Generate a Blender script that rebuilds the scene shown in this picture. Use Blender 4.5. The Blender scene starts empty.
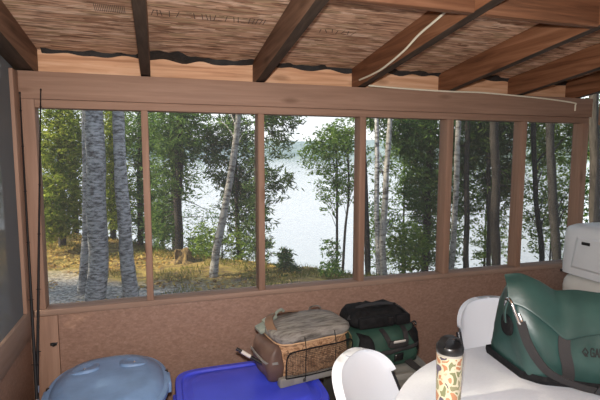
import bpy, bmesh, math, random
import numpy as np
from mathutils import Vector, Matrix, noise

rnd = random.Random(7)
C = bpy.context.scene.collection
PI = math.pi

# ------------------------------------------------------------------ camera
CAM = np.array([0.0, 0.0, 1.58]); FPX = 452.18
RV = np.array([0.95373716, -0.3006389, 0.00129593])
UV = np.array([0.02904342, 0.09642508, 0.99491642])
FV = np.array([0.29923553, 0.94885113, -0.10069577])


def at(px, py, Y):
    d = FV + RV * (px - 300) / FPX + UV * (200 - py) / FPX
    t = Y / d[1]
    return Vector(CAM + d * t)


cd = bpy.data.cameras.new('camera')
cd.sensor_width = 36; cd.lens = 36 * FPX / 600; cd.clip_start = 0.05; cd.clip_end = 3000
cam = bpy.data.objects.new('camera', cd); C.objects.link(cam)
M = Matrix.Identity(4)
for i in range(3):
    M[i][0] = RV[i]; M[i][1] = UV[i]; M[i][2] = -FV[i]; M[i][3] = CAM[i]
cam.matrix_world = M
bpy.context.scene.camera = cam


# ------------------------------------------------------------------ materials
def new_mat(name):
    m = bpy.data.materials.new(name); m.use_nodes = True
    nt = m.node_tree
    b = nt.nodes['Principled BSDF']
    return m, nt, b


def plain(name, col, rough=0.6, metal=0.0, spec=0.5, noise_amt=0.0, scale=20, bump=0.0, bscale=60):
    m, nt, b = new_mat(name)
    b.inputs['Base Color'].default_value = (*col, 1)
    b.inputs['Roughness'].default_value = rough
    b.inputs['Metallic'].default_value = metal
    b.inputs['Specular IOR Level'].default_value = spec
    tc = nt.nodes.new('ShaderNodeTexCoord')
    if noise_amt:
        n = nt.nodes.new('ShaderNodeTexNoise'); n.inputs['Scale'].default_value = scale
        n.inputs['Detail'].default_value = 6
        r = nt.nodes.new('ShaderNodeValToRGB')
        r.color_ramp.elements[0].position = 0.3; r.color_ramp.elements[1].position = 0.7
        r.color_ramp.elements[0].color = (*[c * (1 - noise_amt) for c in col], 1)
        r.color_ramp.elements[1].color = (*[min(1, c * (1 + noise_amt)) for c in col], 1)
        nt.links.new(tc.outputs['Object'], n.inputs['Vector'])
        nt.links.new(n.outputs['Fac'], r.inputs['Fac'])
        nt.links.new(r.outputs['Color'], b.inputs['Base Color'])
    if bump:
        n2 = nt.nodes.new('ShaderNodeTexNoise'); n2.inputs['Scale'].default_value = bscale
        n2.inputs['Detail'].default_value = 4
        bp = nt.nodes.new('ShaderNodeBump'); bp.inputs['Strength'].default_value = bump
        bp.inputs['Distance'].default_value = 0.01
        nt.links.new(tc.outputs['Object'], n2.inputs['Vector'])
        nt.links.new(n2.outputs['Fac'], bp.inputs['Height'])
        nt.links.new(bp.outputs['Normal'], b.inputs['Normal'])
    return m


def ramp_mat(name, stops, scale=(1, 1, 1), nscale=8, detail=8, dist=0.0, rough=0.75, bump=0.3,
             coords='Object', interp='LINEAR', rough_noise=0.6, spec=0.3):
    m, nt, b = new_mat(name)
    b.inputs['Roughness'].default_value = rough
    b.inputs['Specular IOR Level'].default_value = spec
    tc = nt.nodes.new('ShaderNodeTexCoord')
    mp = nt.nodes.new('ShaderNodeMapping'); mp.inputs['Scale'].default_value = scale
    n = nt.nodes.new('ShaderNodeTexNoise'); n.inputs['Scale'].default_value = nscale
    n.inputs['Detail'].default_value = detail; n.inputs['Distortion'].default_value = dist
    n.inputs['Roughness'].default_value = rough_noise
    r = nt.nodes.new('ShaderNodeValToRGB'); r.color_ramp.interpolation = interp
    e = r.color_ramp.elements
    while len(e) < len(stops): e.new(0.5)
    for k, (p, c) in enumerate(stops):
        e[k].position = p; e[k].color = (*c, 1)
    nt.links.new(tc.outputs[coords], mp.inputs['Vector'])
    nt.links.new(mp.outputs['Vector'], n.inputs['Vector'])
    nt.links.new(n.outputs['Fac'], r.inputs['Fac'])
    nt.links.new(r.outputs['Color'], b.inputs['Base Color'])
    if bump:
        bp = nt.nodes.new('ShaderNodeBump'); bp.inputs['Strength'].default_value = bump
        bp.inputs['Distance'].default_value = 0.004
        nt.links.new(n.outputs['Fac'], bp.inputs['Height'])
        nt.links.new(bp.outputs['Normal'], b.inputs['Normal'])
    return m


def wood(name, dark, mid, light, axis='x', rough=0.65, knots=True, spec=0.3):
    """sawn board: grain runs along the given axis, with a few knots"""
    sc = {'x': (1.2, 22, 22), 'y': (22, 1.2, 22), 'z': (22, 22, 1.2)}[axis]
    m = ramp_mat(name, [(0.28, dark), (0.5, mid), (0.72, light)], sc, 1.6, 8, 0.6, rough, 0.25, spec=spec)
    if knots:
        nt = m.node_tree; b = nt.nodes['Principled BSDF']
        old = b.inputs['Base Color'].links[0].from_socket
        tc = nt.nodes.new('ShaderNodeTexCoord')
        mp = nt.nodes.new('ShaderNodeMapping')
        mp.inputs['Scale'].default_value = {'x': (2.2, 7, 7), 'y': (7, 2.2, 7), 'z': (7, 7, 2.2)}[axis]
        v = nt.nodes.new('ShaderNodeTexVoronoi'); v.inputs['Scale'].default_value = 1.0
        rp = nt.nodes.new('ShaderNodeValToRGB')
        rp.color_ramp.elements[0].position = 0.06; rp.color_ramp.elements[0].color = (0.55, 0.5, 0.45, 1)
        rp.color_ramp.elements[1].position = 0.16; rp.color_ramp.elements[1].color = (1, 1, 1, 1)
        mx = nt.nodes.new('ShaderNodeMix'); mx.data_type = 'RGBA'; mx.blend_type = 'MULTIPLY'
        mx.inputs['Factor'].default_value = 0.8
        nt.links.new(tc.outputs['Object'], mp.inputs['Vector'])
        nt.links.new(mp.outputs['Vector'], v.inputs['Vector'])
        nt.links.new(v.outputs['Distance'], rp.inputs['Fac'])
        nt.links.new(old, mx.inputs['A']); nt.links.new(rp.outputs['Color'], mx.inputs['B'])
        nt.links.new(mx.outputs['Result'], b.inputs['Base Color'])
    return m


PAINT = wood('painted_board', (0.235, 0.138, 0.096), (0.285, 0.172, 0.121), (0.33, 0.205, 0.146), 'x')
PAINTZ = wood('painted_post', (0.235, 0.138, 0.096), (0.285, 0.172, 0.121), (0.33, 0.205, 0.146), 'z')
SILLM = wood('painted_sill', (0.25, 0.16, 0.12), (0.30, 0.20, 0.15), (0.34, 0.23, 0.18), 'x')
SILLY = wood('painted_side_sill', (0.25, 0.17, 0.13), (0.30, 0.21, 0.165), (0.34, 0.24, 0.19), 'y')
PANEL = ramp_mat('painted_chipboard_panel', [(0.3, (0.215, 0.128, 0.094)), (0.52, (0.275, 0.168, 0.125)), (0.75, (0.34, 0.22, 0.17))],
                 (8, 8, 14), 6, 10, 0.3, 0.6, 0.08)
RAFT = wood('stained_rafter', (0.085, 0.032, 0.015), (0.205, 0.085, 0.040), (0.30, 0.14, 0.075), 'y')
RAFTG = wood('weathered_rafter', (0.10, 0.052, 0.032), (0.19, 0.105, 0.065), (0.27, 0.165, 0.11), 'y')
BLOCK = wood('stained_blocking', (0.08, 0.034, 0.017), (0.17, 0.075, 0.038), (0.25, 0.125, 0.07), 'x')
RIM = wood('raw_rim_board', (0.36, 0.17, 0.085), (0.64, 0.36, 0.21), (0.78, 0.51, 0.34), 'x')
FLOORM = wood('floor_boards', (0.12, 0.09, 0.07), (0.18, 0.14, 0.11), (0.24, 0.19, 0.15), 'x')


def strand_board():
    m, nt, b = new_mat('strand_board')
    b.inputs['Roughness'].default_value = 0.8
    L = nt.links.new
    tc = nt.nodes.new('ShaderNodeTexCoord')
    cols = [(0.26, 0.14, 0.085), (0.43, 0.265, 0.175), (0.52, 0.34, 0.235), (0.37, 0.215, 0.135), (0.58, 0.41, 0.30), (0.37, 0.25, 0.15), (0.46, 0.285, 0.19)]
    outs = []
    for k, (sx_, sy_, ro, w) in enumerate(((6, 46, 0.06, 1.0), (9, 62, -0.13, 1.4))):
        mp = nt.nodes.new('ShaderNodeMapping'); mp.inputs['Scale'].default_value = (sx_, sy_, 9); mp.inputs['Rotation'].default_value = (0, 0, ro)
        mp.inputs['Location'].default_value = (k * 3.3, k * 1.7, 0)
        n0 = nt.nodes.new('ShaderNodeTexNoise'); n0.inputs['Scale'].default_value = 1.1; n0.inputs['Detail'].default_value = 2
        ad = nt.nodes.new('ShaderNodeMix'); ad.data_type = 'RGBA'; ad.blend_type = 'ADD'; ad.inputs['Factor'].default_value = w
        v = nt.nodes.new('ShaderNodeTexVoronoi'); v.inputs['Scale'].default_value = 1.0
        sp = nt.nodes.new('ShaderNodeSeparateColor')
        r = nt.nodes.new('ShaderNodeValToRGB'); r.color_ramp.interpolation = 'CONSTANT'
        e = r.color_ramp.elements
        while len(e) < len(cols): e.new(0.5)
        for q, c in enumerate(cols): e[q].position = q / len(cols); e[q].color = (*c, 1)
        L(tc.outputs['Object'], mp.inputs['Vector']); L(mp.outputs['Vector'], n0.inputs['Vector'])
        L(mp.outputs['Vector'], ad.inputs['A']); L(n0.outputs['Color'], ad.inputs['B']); L(ad.outputs['Result'], v.inputs['Vector'])
        L(v.outputs['Color'], sp.inputs['Color']); L(sp.outputs['Red'], r.inputs['Fac'])
        outs.append((r.outputs['Color'], sp.outputs['Green']))
    gt = nt.nodes.new('ShaderNodeMath'); gt.operation = 'GREATER_THAN'; gt.inputs[1].default_value = 0.45
    mx0 = nt.nodes.new('ShaderNodeMix'); mx0.data_type = 'RGBA'
    L(outs[1][1], gt.inputs[0]); L(gt.outputs[0], mx0.inputs['Factor']); L(outs[0][0], mx0.inputs['A']); L(outs[1][0], mx0.inputs['B'])
    # fine grain and a few dark stains
    mp2 = nt.nodes.new('ShaderNodeMapping'); mp2.inputs['Scale'].default_value = (5, 40, 5)
    n2 = nt.nodes.new('ShaderNodeTexNoise'); n2.inputs['Scale'].default_value = 2.0; n2.inputs['Detail'].default_value = 8
    r2 = nt.nodes.new('ShaderNodeValToRGB')
    r2.color_ramp.elements[0].position = 0.33; r2.color_ramp.elements[0].color = (0.34, 0.27, 0.23, 1)
    r2.color_ramp.elements[1].position = 0.52; r2.color_ramp.elements[1].color = (1.32, 1.28, 1.24, 1)
    mx = nt.nodes.new('ShaderNodeMix'); mx.data_type = 'RGBA'; mx.blend_type = 'MULTIPLY'; mx.inputs['Factor'].default_value = 0.8
    L(tc.outputs['Object'], mp2.inputs['Vector']); L(mp2.outputs['Vector'], n2.inputs['Vector']); L(n2.outputs['Fac'], r2.inputs['Fac'])
    L(mx0.outputs['Result'], mx.inputs['A']); L(r2.outputs['Color'], mx.inputs['B'])
    L(mx.outputs['Result'], b.inputs['Base Color'])
    return m


OSB = strand_board()
TAR_SHADOW = plain('black_felt_and_shadow', (0.02, 0.018, 0.017), 0.8, noise_amt=0.5, bump=0.6)
INK = plain('faded_black_ink', (0.075, 0.05, 0.04), 0.9)


def screen_mat(name, open_, wire):
    m, nt, b = new_mat(name)
    out = nt.nodes['Material Output']
    t = nt.nodes.new('ShaderNodeBsdfTransparent')
    d = nt.nodes.new('ShaderNodeBsdfDiffuse'); d.inputs['Color'].default_value = (*wire, 1)
    mx = nt.nodes.new('ShaderNodeMixShader')
    lw = nt.nodes.new('ShaderNodeLayerWeight'); lw.inputs['Blend'].default_value = 0.35
    mr = nt.nodes.new('ShaderNodeMapRange')
    mr.inputs['From Min'].default_value = 0.1; mr.inputs['From Max'].default_value = 0.9
    mr.inputs['To Min'].default_value = 1 - open_; mr.inputs['To Max'].default_value = 0.93
    nt.links.new(lw.outputs['Facing'], mr.inputs['Value'])
    nt.links.new(mr.outputs['Result'], mx.inputs['Fac'])
    nt.links.new(t.outputs[0], mx.inputs[1]); nt.links.new(d.outputs[0], mx.inputs[2])
    nt.links.new(mx.outputs[0], out.inputs['Surface'])
    return m


SCREEN = screen_mat('insect_screen', 0.80, (0.115, 0.12, 0.125))
SIDESCREEN = screen_mat('side_insect_screen', 0.62, (0.16, 0.168, 0.178))


def leaf_mat(name, cols, trans=0.45):
    m, nt, b = new_mat(name)
    out = nt.nodes['Material Output']
    g = nt.nodes.new('ShaderNodeNewGeometry')
    r = nt.nodes.new('ShaderNodeValToRGB')
    e = r.color_ramp.elements
    while len(e) < len(cols): e.new(0.5)
    for k, c in enumerate(cols):
        e[k].position = k / (len(cols) - 1); e[k].color = (*c, 1)
    d = nt.nodes.new('ShaderNodeBsdfDiffuse'); tr = nt.nodes.new('ShaderNodeBsdfTranslucent')
    mx = nt.nodes.new('ShaderNodeMixShader'); mx.inputs['Fac'].default_value = trans
    nt.links.new(g.outputs['Random Per Island'], r.inputs['Fac'])
    nt.links.new(r.outputs['Color'], d.inputs['Color']); nt.links.new(r.outputs['Color'], tr.inputs['Color'])
    nt.links.new(d.outputs[0], mx.inputs[1]); nt.links.new(tr.outputs[0], mx.inputs[2])
    nt.links.new(mx.outputs[0], out.inputs['Surface'])
    return m


LEAF = {
    'cedar': leaf_mat('cedar_leaf', [(0.10, 0.15, 0.022), (0.19, 0.245, 0.04), (0.31, 0.34, 0.07)]),
    'spruce': leaf_mat('spruce_needle', [(0.032, 0.058, 0.024), (0.058, 0.098, 0.036), (0.095, 0.145, 0.055)], 0.45),
    'hemlock': leaf_mat('hemlock_needle', [(0.05, 0.10, 0.032), (0.09, 0.16, 0.045), (0.145, 0.225, 0.062)], 0.5),
    'birch': leaf_mat('birch_leaf', [(0.07, 0.14, 0.03), (0.12, 0.21, 0.05), (0.18, 0.27, 0.07)], 0.55),
    'bush': leaf_mat('bush_leaf', [(0.08, 0.15, 0.025), (0.14, 0.22, 0.04), (0.22, 0.30, 0.06)], 0.55),
}


def bark(name, base, dark, sz=(5, 5, 40), ns=2.0, lo=0.36, hi=0.5, bump=0.4):
    return ramp_mat(name, [(lo, dark), (hi, base), (0.8, tuple(min(1, c * 1.2) for c in base))], sz, ns, 8, 0.3, 0.85, bump)


BARK = {
    'birch': bark('birch_bark', (0.34, 0.345, 0.37), (0.075, 0.073, 0.077), (5, 5, 16), 2.2, 0.38, 0.58),
    'pale': bark('pale_birch_bark', (0.25, 0.245, 0.24), (0.06, 0.052, 0.048), (5, 5, 11), 2.2, 0.37, 0.53),
    'dark': bark('dark_bark', (0.030, 0.026, 0.024), (0.011, 0.009, 0.008), (30, 30, 6), 1.5, 0.35, 0.55),
    'grey': bark('grey_bark', (0.048, 0.045, 0.044), (0.018, 0.016, 0.015), (20, 20, 8), 1.5, 0.35, 0.55),
}


# ------------------------------------------------------------------ object helpers
def link(name, me, mat, parent=None, smooth=True, sharp=40):
    o = bpy.data.objects.new(name, me); C.objects.link(o)
    if mat is not None: me.materials.append(mat)
    if smooth:
        me.shade_smooth()
        try: me.set_sharp_from_angle(angle=math.radians(sharp))
        except Exception: pass
    if parent is not None: o.parent = parent
    return o


def obj(name, bm, mat, parent=None, smooth=True, sharp=40):
    bmesh.ops.recalc_face_normals(bm, faces=bm.faces)
    me = bpy.data.meshes.new(name); bm.to_mesh(me); bm.free()
    return link(name, me, mat, parent, smooth, sharp)


def thing(name, label, cat, loc=(0, 0, 0), rotz=0, group=None):
    o = bpy.data.objects.new(name, None); C.objects.link(o)
    o.empty_display_size = 0.1
    o.location = loc; o.rotation_euler = (0, 0, rotz)
    return tag(o, label, cat, group)


def tag(o, label, cat, group=None):
    o['label'] = label; o['category'] = cat
    if group: o['group'] = group
    return o


def struct(o):
    o['kind'] = 'structure'; return o


def add_box(bm, lo, hi, bev=0.004, rot=None, piv=None, segs=2):
    lo = Vector(lo); hi = Vector(hi)
    c = (lo + hi) / 2; s = hi - lo
    r = bmesh.ops.create_cube(bm, size=1)
    vs = r['verts']
    for v in vs: v.co = Vector((v.co.x * s.x, v.co.y * s.y, v.co.z * s.z)) + c
    if bev:
        es = list({e for v in vs for e in v.link_edges})
        rr = bmesh.ops.bevel(bm, geom=es, offset=min(bev, min(s) * 0.45), segments=segs, profile=0.5, affect='EDGES')
        vs = list({v for f in rr['faces'] for v in f.verts} | {v for v in vs if v.is_valid})
    if rot is not None:
        p = Vector(piv) if piv is not None else c
        for v in vs: v.co = rot @ (v.co - p) + p
    return vs


def box_obj(name, lo, hi, mat, parent=None, bev=0.004, rot=None, piv=None):
    bm = bmesh.new(); add_box(bm, lo, hi, bev, rot, piv)
    return obj(name, bm, mat, parent)


def smooth_path(pts, n):
    """Catmull-Rom through the points"""
    P = [Vector(p) for p in pts]
    if len(P) < 3: return [P[0].lerp(P[-1], i / n) for i in range(n + 1)]
    Q = [P[0] * 2 - P[1]] + P + [P[-1] * 2 - P[-2]]
    out = []
    segs = len(P) - 1
    for i in range(n + 1):
        t = i / n * segs; k = min(int(t), segs - 1); u = t - k
        a, b, c, d = Q[k], Q[k + 1], Q[k + 2], Q[k + 3]
        out.append(0.5 * ((2 * b) + (c - a) * u + (2 * a - 5 * b + 4 * c - d) * u * u + (3 * b - a - 3 * c + d) * u ** 3))
    return out


def add_tube(bm, pts, rad, n=8, cap=True):
    pts = [Vector(p) for p in pts]
    if not hasattr(rad, '__len__'): rad = [rad] * len(pts)
    rings = []
    up = Vector((0.31, 0.22, 0.92))
    for i, p in enumerate(pts):
        t = (pts[min(i + 1, len(pts) - 1)] - pts[max(i - 1, 0)]).normalized()
        a = t.cross(up)
        if a.length < 1e-3: a = t.cross(Vector((1, 0, 0)))
        a.normalize(); b = t.cross(a).normalized()
        rings.append([bm.verts.new(p + (a * math.cos(k * 2 * PI / n) + b * math.sin(k * 2 * PI / n)) * rad[i]) for k in range(n)])
    for i in range(len(rings) - 1):
        for k in range(n):
            bm.faces.new((rings[i][k], rings[i][(k + 1) % n], rings[i + 1][(k + 1) % n], rings[i + 1][k]))
    if cap:
        bm.faces.new(rings[0][::-1]); bm.faces.new(rings[-1])


def add_ribbon(bm, pts, side, w, th):
    """flat strap with thickness following a path; side = width direction(s)"""
    pts = [Vector(p) for p in pts]
    R = []
    for i, p in enumerate(pts):
        t = (pts[min(i + 1, len(pts) - 1)] - pts[max(i - 1, 0)]).normalized()
        s = Vector(side[i] if isinstance(side, list) else side).normalized()
        nn = t.cross(s).normalized(); s = nn.cross(t).normalized()
        R.append([bm.verts.new(p + s * a * w / 2 + nn * b * th / 2) for a, b in ((-1, -1), (1, -1), (1, 1), (-1, 1))])
    for i in range(len(R) - 1):
        for k in range(4):
            bm.faces.new((R[i][k], R[i][(k + 1) % 4], R[i + 1][(k + 1) % 4], R[i + 1][k]))
    bm.faces.new(R[0][::-1]); bm.faces.new(R[-1])


def super_ring(a, b, n, k=48):
    out = []
    for i in range(k):
        t = 2 * PI * i / k
        c, s = math.cos(t), math.sin(t)
        out.append((a * math.copysign(abs(c) ** (2 / n), c), b * math.copysign(abs(s) ** (2 / n), s)))
    return out


def add_loft(bm, secs, k=48, cap0=True, cap1=True, fn=None):
    """secs: (z, a, b, exponent[, dx, dy]) super-ellipse rings"""
    rings = []
    for s in secs:
        z, a, b, n = s[:4]; dx, dy = (s[4], s[5]) if len(s) > 5 else (0, 0)
        ring = []
        for x, y in super_ring(a, b, n, k):
            p = Vector((x + dx, y + dy, z))
            if fn: p = fn(p)
            ring.append(bm.verts.new(p))
        rings.append(ring)
    for i in range(len(rings) - 1):
        for j in range(k):
            bm.faces.new((rings[i][j], rings[i][(j + 1) % k], rings[i + 1][(j + 1) % k], rings[i + 1][j]))
    if cap0: bm.faces.new(rings[0][::-1])
    if cap1: bm.faces.new(rings[-1])
    return rings


# ------------------------------------------------------------------ setting: the porch
YW = 2.63                       # inner face of the screened front wall
XL, XR = -0.60, 3.16
SZ, HZ = 0.755, 1.815           # opening bottom / top
YB = -1.3                       # cabin wall behind the viewer
SLOPE = 0.13


def raft_z(y): return 2.0 + SLOPE * (YW - y)


# floor
struct(box_obj('floor', (-0.76, YB - 0.1, -0.05), (XR + 0.1, YW + 0.1, 0.0), FLOORM, bev=0))
# lower walls
struct(box_obj('wall_front', (-0.53, YW + 0.004, 0.0), (XR, YW + 0.1, SZ - 0.034), PANEL, bev=0.002))
struct(box_obj('trim_1', (-0.655, YW - 0.004, 0.0), (-0.532, YW + 0.09, SZ - 0.034), PAINTZ, bev=0.003))
struct(box_obj('wall_left', (-0.75, YB, 0.0), (-0.662, YW - 0.006, SZ - 0.11), PANEL, bev=0.002))
struct(box_obj('wall_right', (XR, YB, 0.0), (XR + 0.1, YW + 0.1, SZ - 0.034), PANEL, bev=0.002))
struct(box_obj('wall_back', (-0.76, YB - 0.1, 0.0), (XR + 0.1, YB, 2.62), PAINTZ, bev=0))
# sills
struct(box_obj('trim_2', (-0.64, YW - 0.004, SZ - 0.032), (XR, YW + 0.1, SZ), SILLM, bev=0.004))
struct(box_obj('trim_3', (-0.70, YB, 0.632), (-0.648, YW - 0.008, 0.772), SILLY, bev=0.004))
struct(box_obj('trim_4', (XR - 0.01, YB, SZ - 0.032), (XR + 0.1, YW - 0.008, SZ), SILLY, bev=0.004))
# header: face board and the plate under it
struct(box_obj('trim_5', (-0.655, YW - 0.012, 1.857), (3.12, YW + 0.03, 1.995), PAINT, bev=0.003))
struct(box_obj('trim_6', (-0.585, YW, HZ), (3.11, YW + 0.09, 1.8565), PAINT, bev=0.003))
# posts between the screens
op = [(-0.585, -0.076), (-0.040, 0.571), (0.609, 1.227), (1.268, 1.867), (1.916, 2.494), (2.534, 3.053)]
k = 7
for i in range(5):
    a = op[i][1]; b = op[i + 1][0]
    struct(box_obj('trim_%d' % k, (a, YW, SZ), (b, YW + 0.09, HZ), PAINTZ, bev=0.003)); k += 1
struct(box_obj('trim_%d' % k, (3.053, YW, SZ), (3.113, YW + 0.09, HZ), PAINTZ, bev=0.003)); k += 1
# left corner: stud of the front wall and stud of the left wall with the gap between
struct(box_obj('trim_%d' % k, (-0.649, YW + 0.004, SZ), (-0.586, YW + 0.09, 1.995), PAINTZ, bev=0.003)); k += 1
struct(box_obj('trim_%d' % k, (-0.76, YW + 0.03, 0.0), (-0.655, YW + 0.09, 1.95), PAINTZ, bev=0.003)); k += 1
struct(box_obj('trim_%d' % k, (-0.70, 2.53, 0.773), (-0.648, YW - 0.013, 1.99), PAINTZ, bev=0.003)); k += 1
# left wall top plate, right wall post and plate
struct(box_obj('trim_%d' % k, (XR, YB, 1.80), (XR + 0.09, YW - 0.03, 1.96), PAINT, bev=0.003)); k += 1
struct(box_obj('trim_%d' % k, (XR + 0.01, 0.9, SZ), (XR + 0.09, 0.99, 1.80), PAINTZ, bev=0.003)); k += 1
struct(box_obj('trim_%d' % k, (-0.70, 0.5, 0.773), (-0.648, 0.54, 2.2), PAINTZ, bev=0.003)); k += 1
# rim board on the outer edge of the plate
struct(box_obj('trim_%d' % k, (-0.75, 2.735, 1.96), (3.11, 2.775, 2.125), RIM, bev=0.002)); k += 1

# insect screens
for i, (a, b) in enumerate(op):
    bm = bmesh.new(); add_box(bm, (a - 0.004, YW + 0.084, SZ - 0.004), (b + 0.004, YW + 0.0845, HZ + 0.004), 0)
    struct(obj('window_%d' % (i + 1), bm, SCREEN, smooth=False))


def side_screen(name, x, y0, y1, z0, top):
    bm = bmesh.new()
    v = []
    for xx in (x, x + 0.0005):
        v.append([bm.verts.new((xx, y0, z0)), bm.verts.new((xx, y1, z0)), bm.verts.new((xx, y1, top(y1))), bm.verts.new((xx, y0, top(y0)))])
    bm.faces.new(v[0]); bm.faces.new(v[1][::-1])
    for q in range(4): bm.faces.new((v[0][q], v[0][(q + 1) % 4], v[1][(q + 1) % 4], v[1][q]))
    return struct(obj(name, bm, SIDESCREEN, smooth=False))


side_screen('window_7', -0.665, YB, 2.60, 0.765, lambda y: raft_z(y) + 0.02)
side_screen('window_8', XR + 0.03, YB, YW - 0.02, SZ, lambda y: 1.81)
side_screen('window_9', XR + 0.06, YB, YW + 0.0, 1.955, lambda y: raft_z(y) + 0.12)

# ceiling: strand board sheathing on the rafters (slopes down to the front, oversails the wall)
RH = 0.14
ca = math.cos(math.atan(SLOPE))


def slope_slab(name, x0, x1, y0, y1, z_off0, z_off1, mat, bev=0.003, parent=None):
    """board following the roof slope; z offsets from the rafter underside"""
    bm = bmesh.new()
    co = []
    for x in (x0, x1):
        for y in (y0, y1):
            for z in (z_off0, z_off1):
                co.append(bm.verts.new((x, y, raft_z(y) + z)))
    for f in ((0, 1, 3, 2), (4, 6, 7, 5), (0, 4, 5, 1), (2, 3, 7, 6), (0, 2, 6, 4), (1, 5, 7, 3)):
        bm.faces.new([co[i] for i in f])
    bmesh.ops.recalc_face_normals(bm, faces=bm.faces)
    if bev: bmesh.ops.bevel(bm, geom=list(bm.edges), offset=bev, segments=2, profile=0.5, affect='EDGES')
    return obj(name, bm, mat, parent)


ceil = struct(slope_slab('ceiling', -0.95, 3.55, YB - 0.1, 3.02, RH + 0.001, RH + 0.014, OSB, 0))
# black felt along the rim gap, its ragged shape standing in for shadow
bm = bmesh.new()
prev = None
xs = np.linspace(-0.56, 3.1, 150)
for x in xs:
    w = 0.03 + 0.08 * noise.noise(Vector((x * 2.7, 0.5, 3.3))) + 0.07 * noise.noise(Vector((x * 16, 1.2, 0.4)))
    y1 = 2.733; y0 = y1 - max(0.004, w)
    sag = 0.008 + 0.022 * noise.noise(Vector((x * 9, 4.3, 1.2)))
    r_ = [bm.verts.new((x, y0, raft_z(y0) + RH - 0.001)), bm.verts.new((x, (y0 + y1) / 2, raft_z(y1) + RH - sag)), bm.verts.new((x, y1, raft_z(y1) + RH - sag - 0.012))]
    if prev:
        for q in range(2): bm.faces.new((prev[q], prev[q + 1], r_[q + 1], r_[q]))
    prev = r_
fo = obj('felt_shadow_strip', bm, TAR_SHADOW)
tag(fo, 'black roofing felt with shadow put into its ragged shape along the ceiling edge above the raw rim board', 'roofing felt')

# faded mill stamp on the sheathing: rows of ink strokes
bm = bmesh.new()


def ink(x, y, w, l, ang=0.0):
    z = raft_z(y) + RH + 0.0004
    cs, sn = math.cos(ang), math.sin(ang)
    v = []
    for a, b in ((-1, -1), (1, -1), (1, 1), (-1, 1)):
        dx = a * w / 2 * cs - b * l / 2 * sn; dy = a * w / 2 * sn + b * l / 2 * cs
        v.append(bm.verts.new((x + dx, y + dy, raft_z(y + dy) + RH + 0.0004)))
    bm.faces.new(v)


for i in range(17): ink(-0.235 + i * 0.0075, 2.165, 0.0026, 0.075)          # bar marks
x = 0.0
while x < 0.52:
    kind = rnd.randint(0, 3)
    if kind != 1: ink(x, 2.165, 0.0035, 0.06, rnd.uniform(-.2, .2))
    if kind in (1, 2): ink(x + 0.012, 2.14, 0.024, 0.005)
    if kind in (2, 3): ink(x + 0.02, 2.165, 0.0035, 0.06, rnd.uniform(-.3, .3))
    if kind == 1: ink(x + 0.012, 2.19, 0.022, 0.005)
    x += 0.036
for i in range(7): ink(0.80 + i * 0.03, 2.2 + rnd.uniform(-.01, .01), 0.004, 0.045, rnd.uniform(-.6, .6))
obj('ink_stamp', bm, INK, ceil, smooth=False)

# rafters
UNDER = wood('shaded_underside', (0.03, 0.02, 0.014), (0.06, 0.038, 0.026), (0.10, 0.068, 0.048), 'y', knots=False)  # shade under the rafters put into a darker wood colour
raf = [(-0.63, 0.10, RAFTG, 'grey weathered rafter at the far left beside the left screen'),
       (-0.045, 0.05, RAFTG, 'dark rafter seen straight from below, second from the left'),
       (0.588, 0.052, RAFTG, 'greyish brown rafter meeting the header above the third screen'),
       (1.235, 0.052, RAFT, 'orange brown rafter with the white cable stapled along its side'),
       (1.880, 0.052, RAFT, 'orange brown rafter next right of the rafter carrying the cable'),
       (2.463, 0.052, RAFT, 'orange brown rafter, second from the right wall'),
       (3.00, 0.052, RAFT, 'orange brown rafter nearest the right wall')]
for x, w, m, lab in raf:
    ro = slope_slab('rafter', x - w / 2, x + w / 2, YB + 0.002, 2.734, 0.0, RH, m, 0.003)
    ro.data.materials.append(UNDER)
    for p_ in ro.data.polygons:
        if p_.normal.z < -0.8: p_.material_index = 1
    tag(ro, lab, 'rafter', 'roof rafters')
# blocking between rafters
for i in (2, 3, 4, 5):
    xa = raf[i][0] + raf[i][1] / 2; xb = raf[i + 1][0] - raf[i + 1][1] / 2
    y = 1.57
    o = box_obj('blocking_board', (xa + 0.001, y - 0.02, raft_z(y) - 0.004), (xb - 0.001, y + 0.02, raft_z(y) + RH - 0.006), BLOCK)
    tag(o, ['wooden blocking board left of the rafter with the cable, at the top edge',
            'wooden blocking board just right of the rafter with the cable',
            'wooden blocking board left of the second rafter from the right wall',
            'wooden blocking board between the two rafters nearest the right wall'][i - 2], 'blocking board')

# cable
WHITEC = plain('cream_cable', (0.72, 0.66, 0.52), 0.5)
cab = thing('electrical_cable', 'cream white cable running along a rafter side and the header top', 'cable', (1.2, 2.6, 2.0))
bm = bmesh.new()
pth = [(1.203, 2.60, 2.035), (1.203, 2.42, 2.041), (1.203, 2.283, 2.055), (1.203, 2.075, 2.100), (1.203, 1.94, 2.146), (1.203, 1.75, 2.188), (1.203, 1.60, 2.24)]
add_tube(bm, smooth_path(pth, 30), 0.0055, 8)
obj('rafter_run', bm, WHITEC, cab).matrix_parent_inverse = Matrix.Translation((-1.2, -2.6, -2.0))
bm = bmesh.new()
pth = [(1.27, 2.612, 2.006), (1.55, 2.606, 1.997), (1.85, 2.608, 1.994), (2.1, 2.606, 1.997), (2.45, 2.608, 1.986), (2.7, 2.61, 1.975), (2.93, 2.612, 1.957), (2.945, 2.613, 1.94), (2.945, 2.613, 1.90)]
add_tube(bm, smooth_path(pth, 50), 0.0055, 8)
obj('header_run', bm, WHITEC, cab).matrix_parent_inverse = Matrix.Translation((-1.2, -2.6, -2.0))

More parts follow.
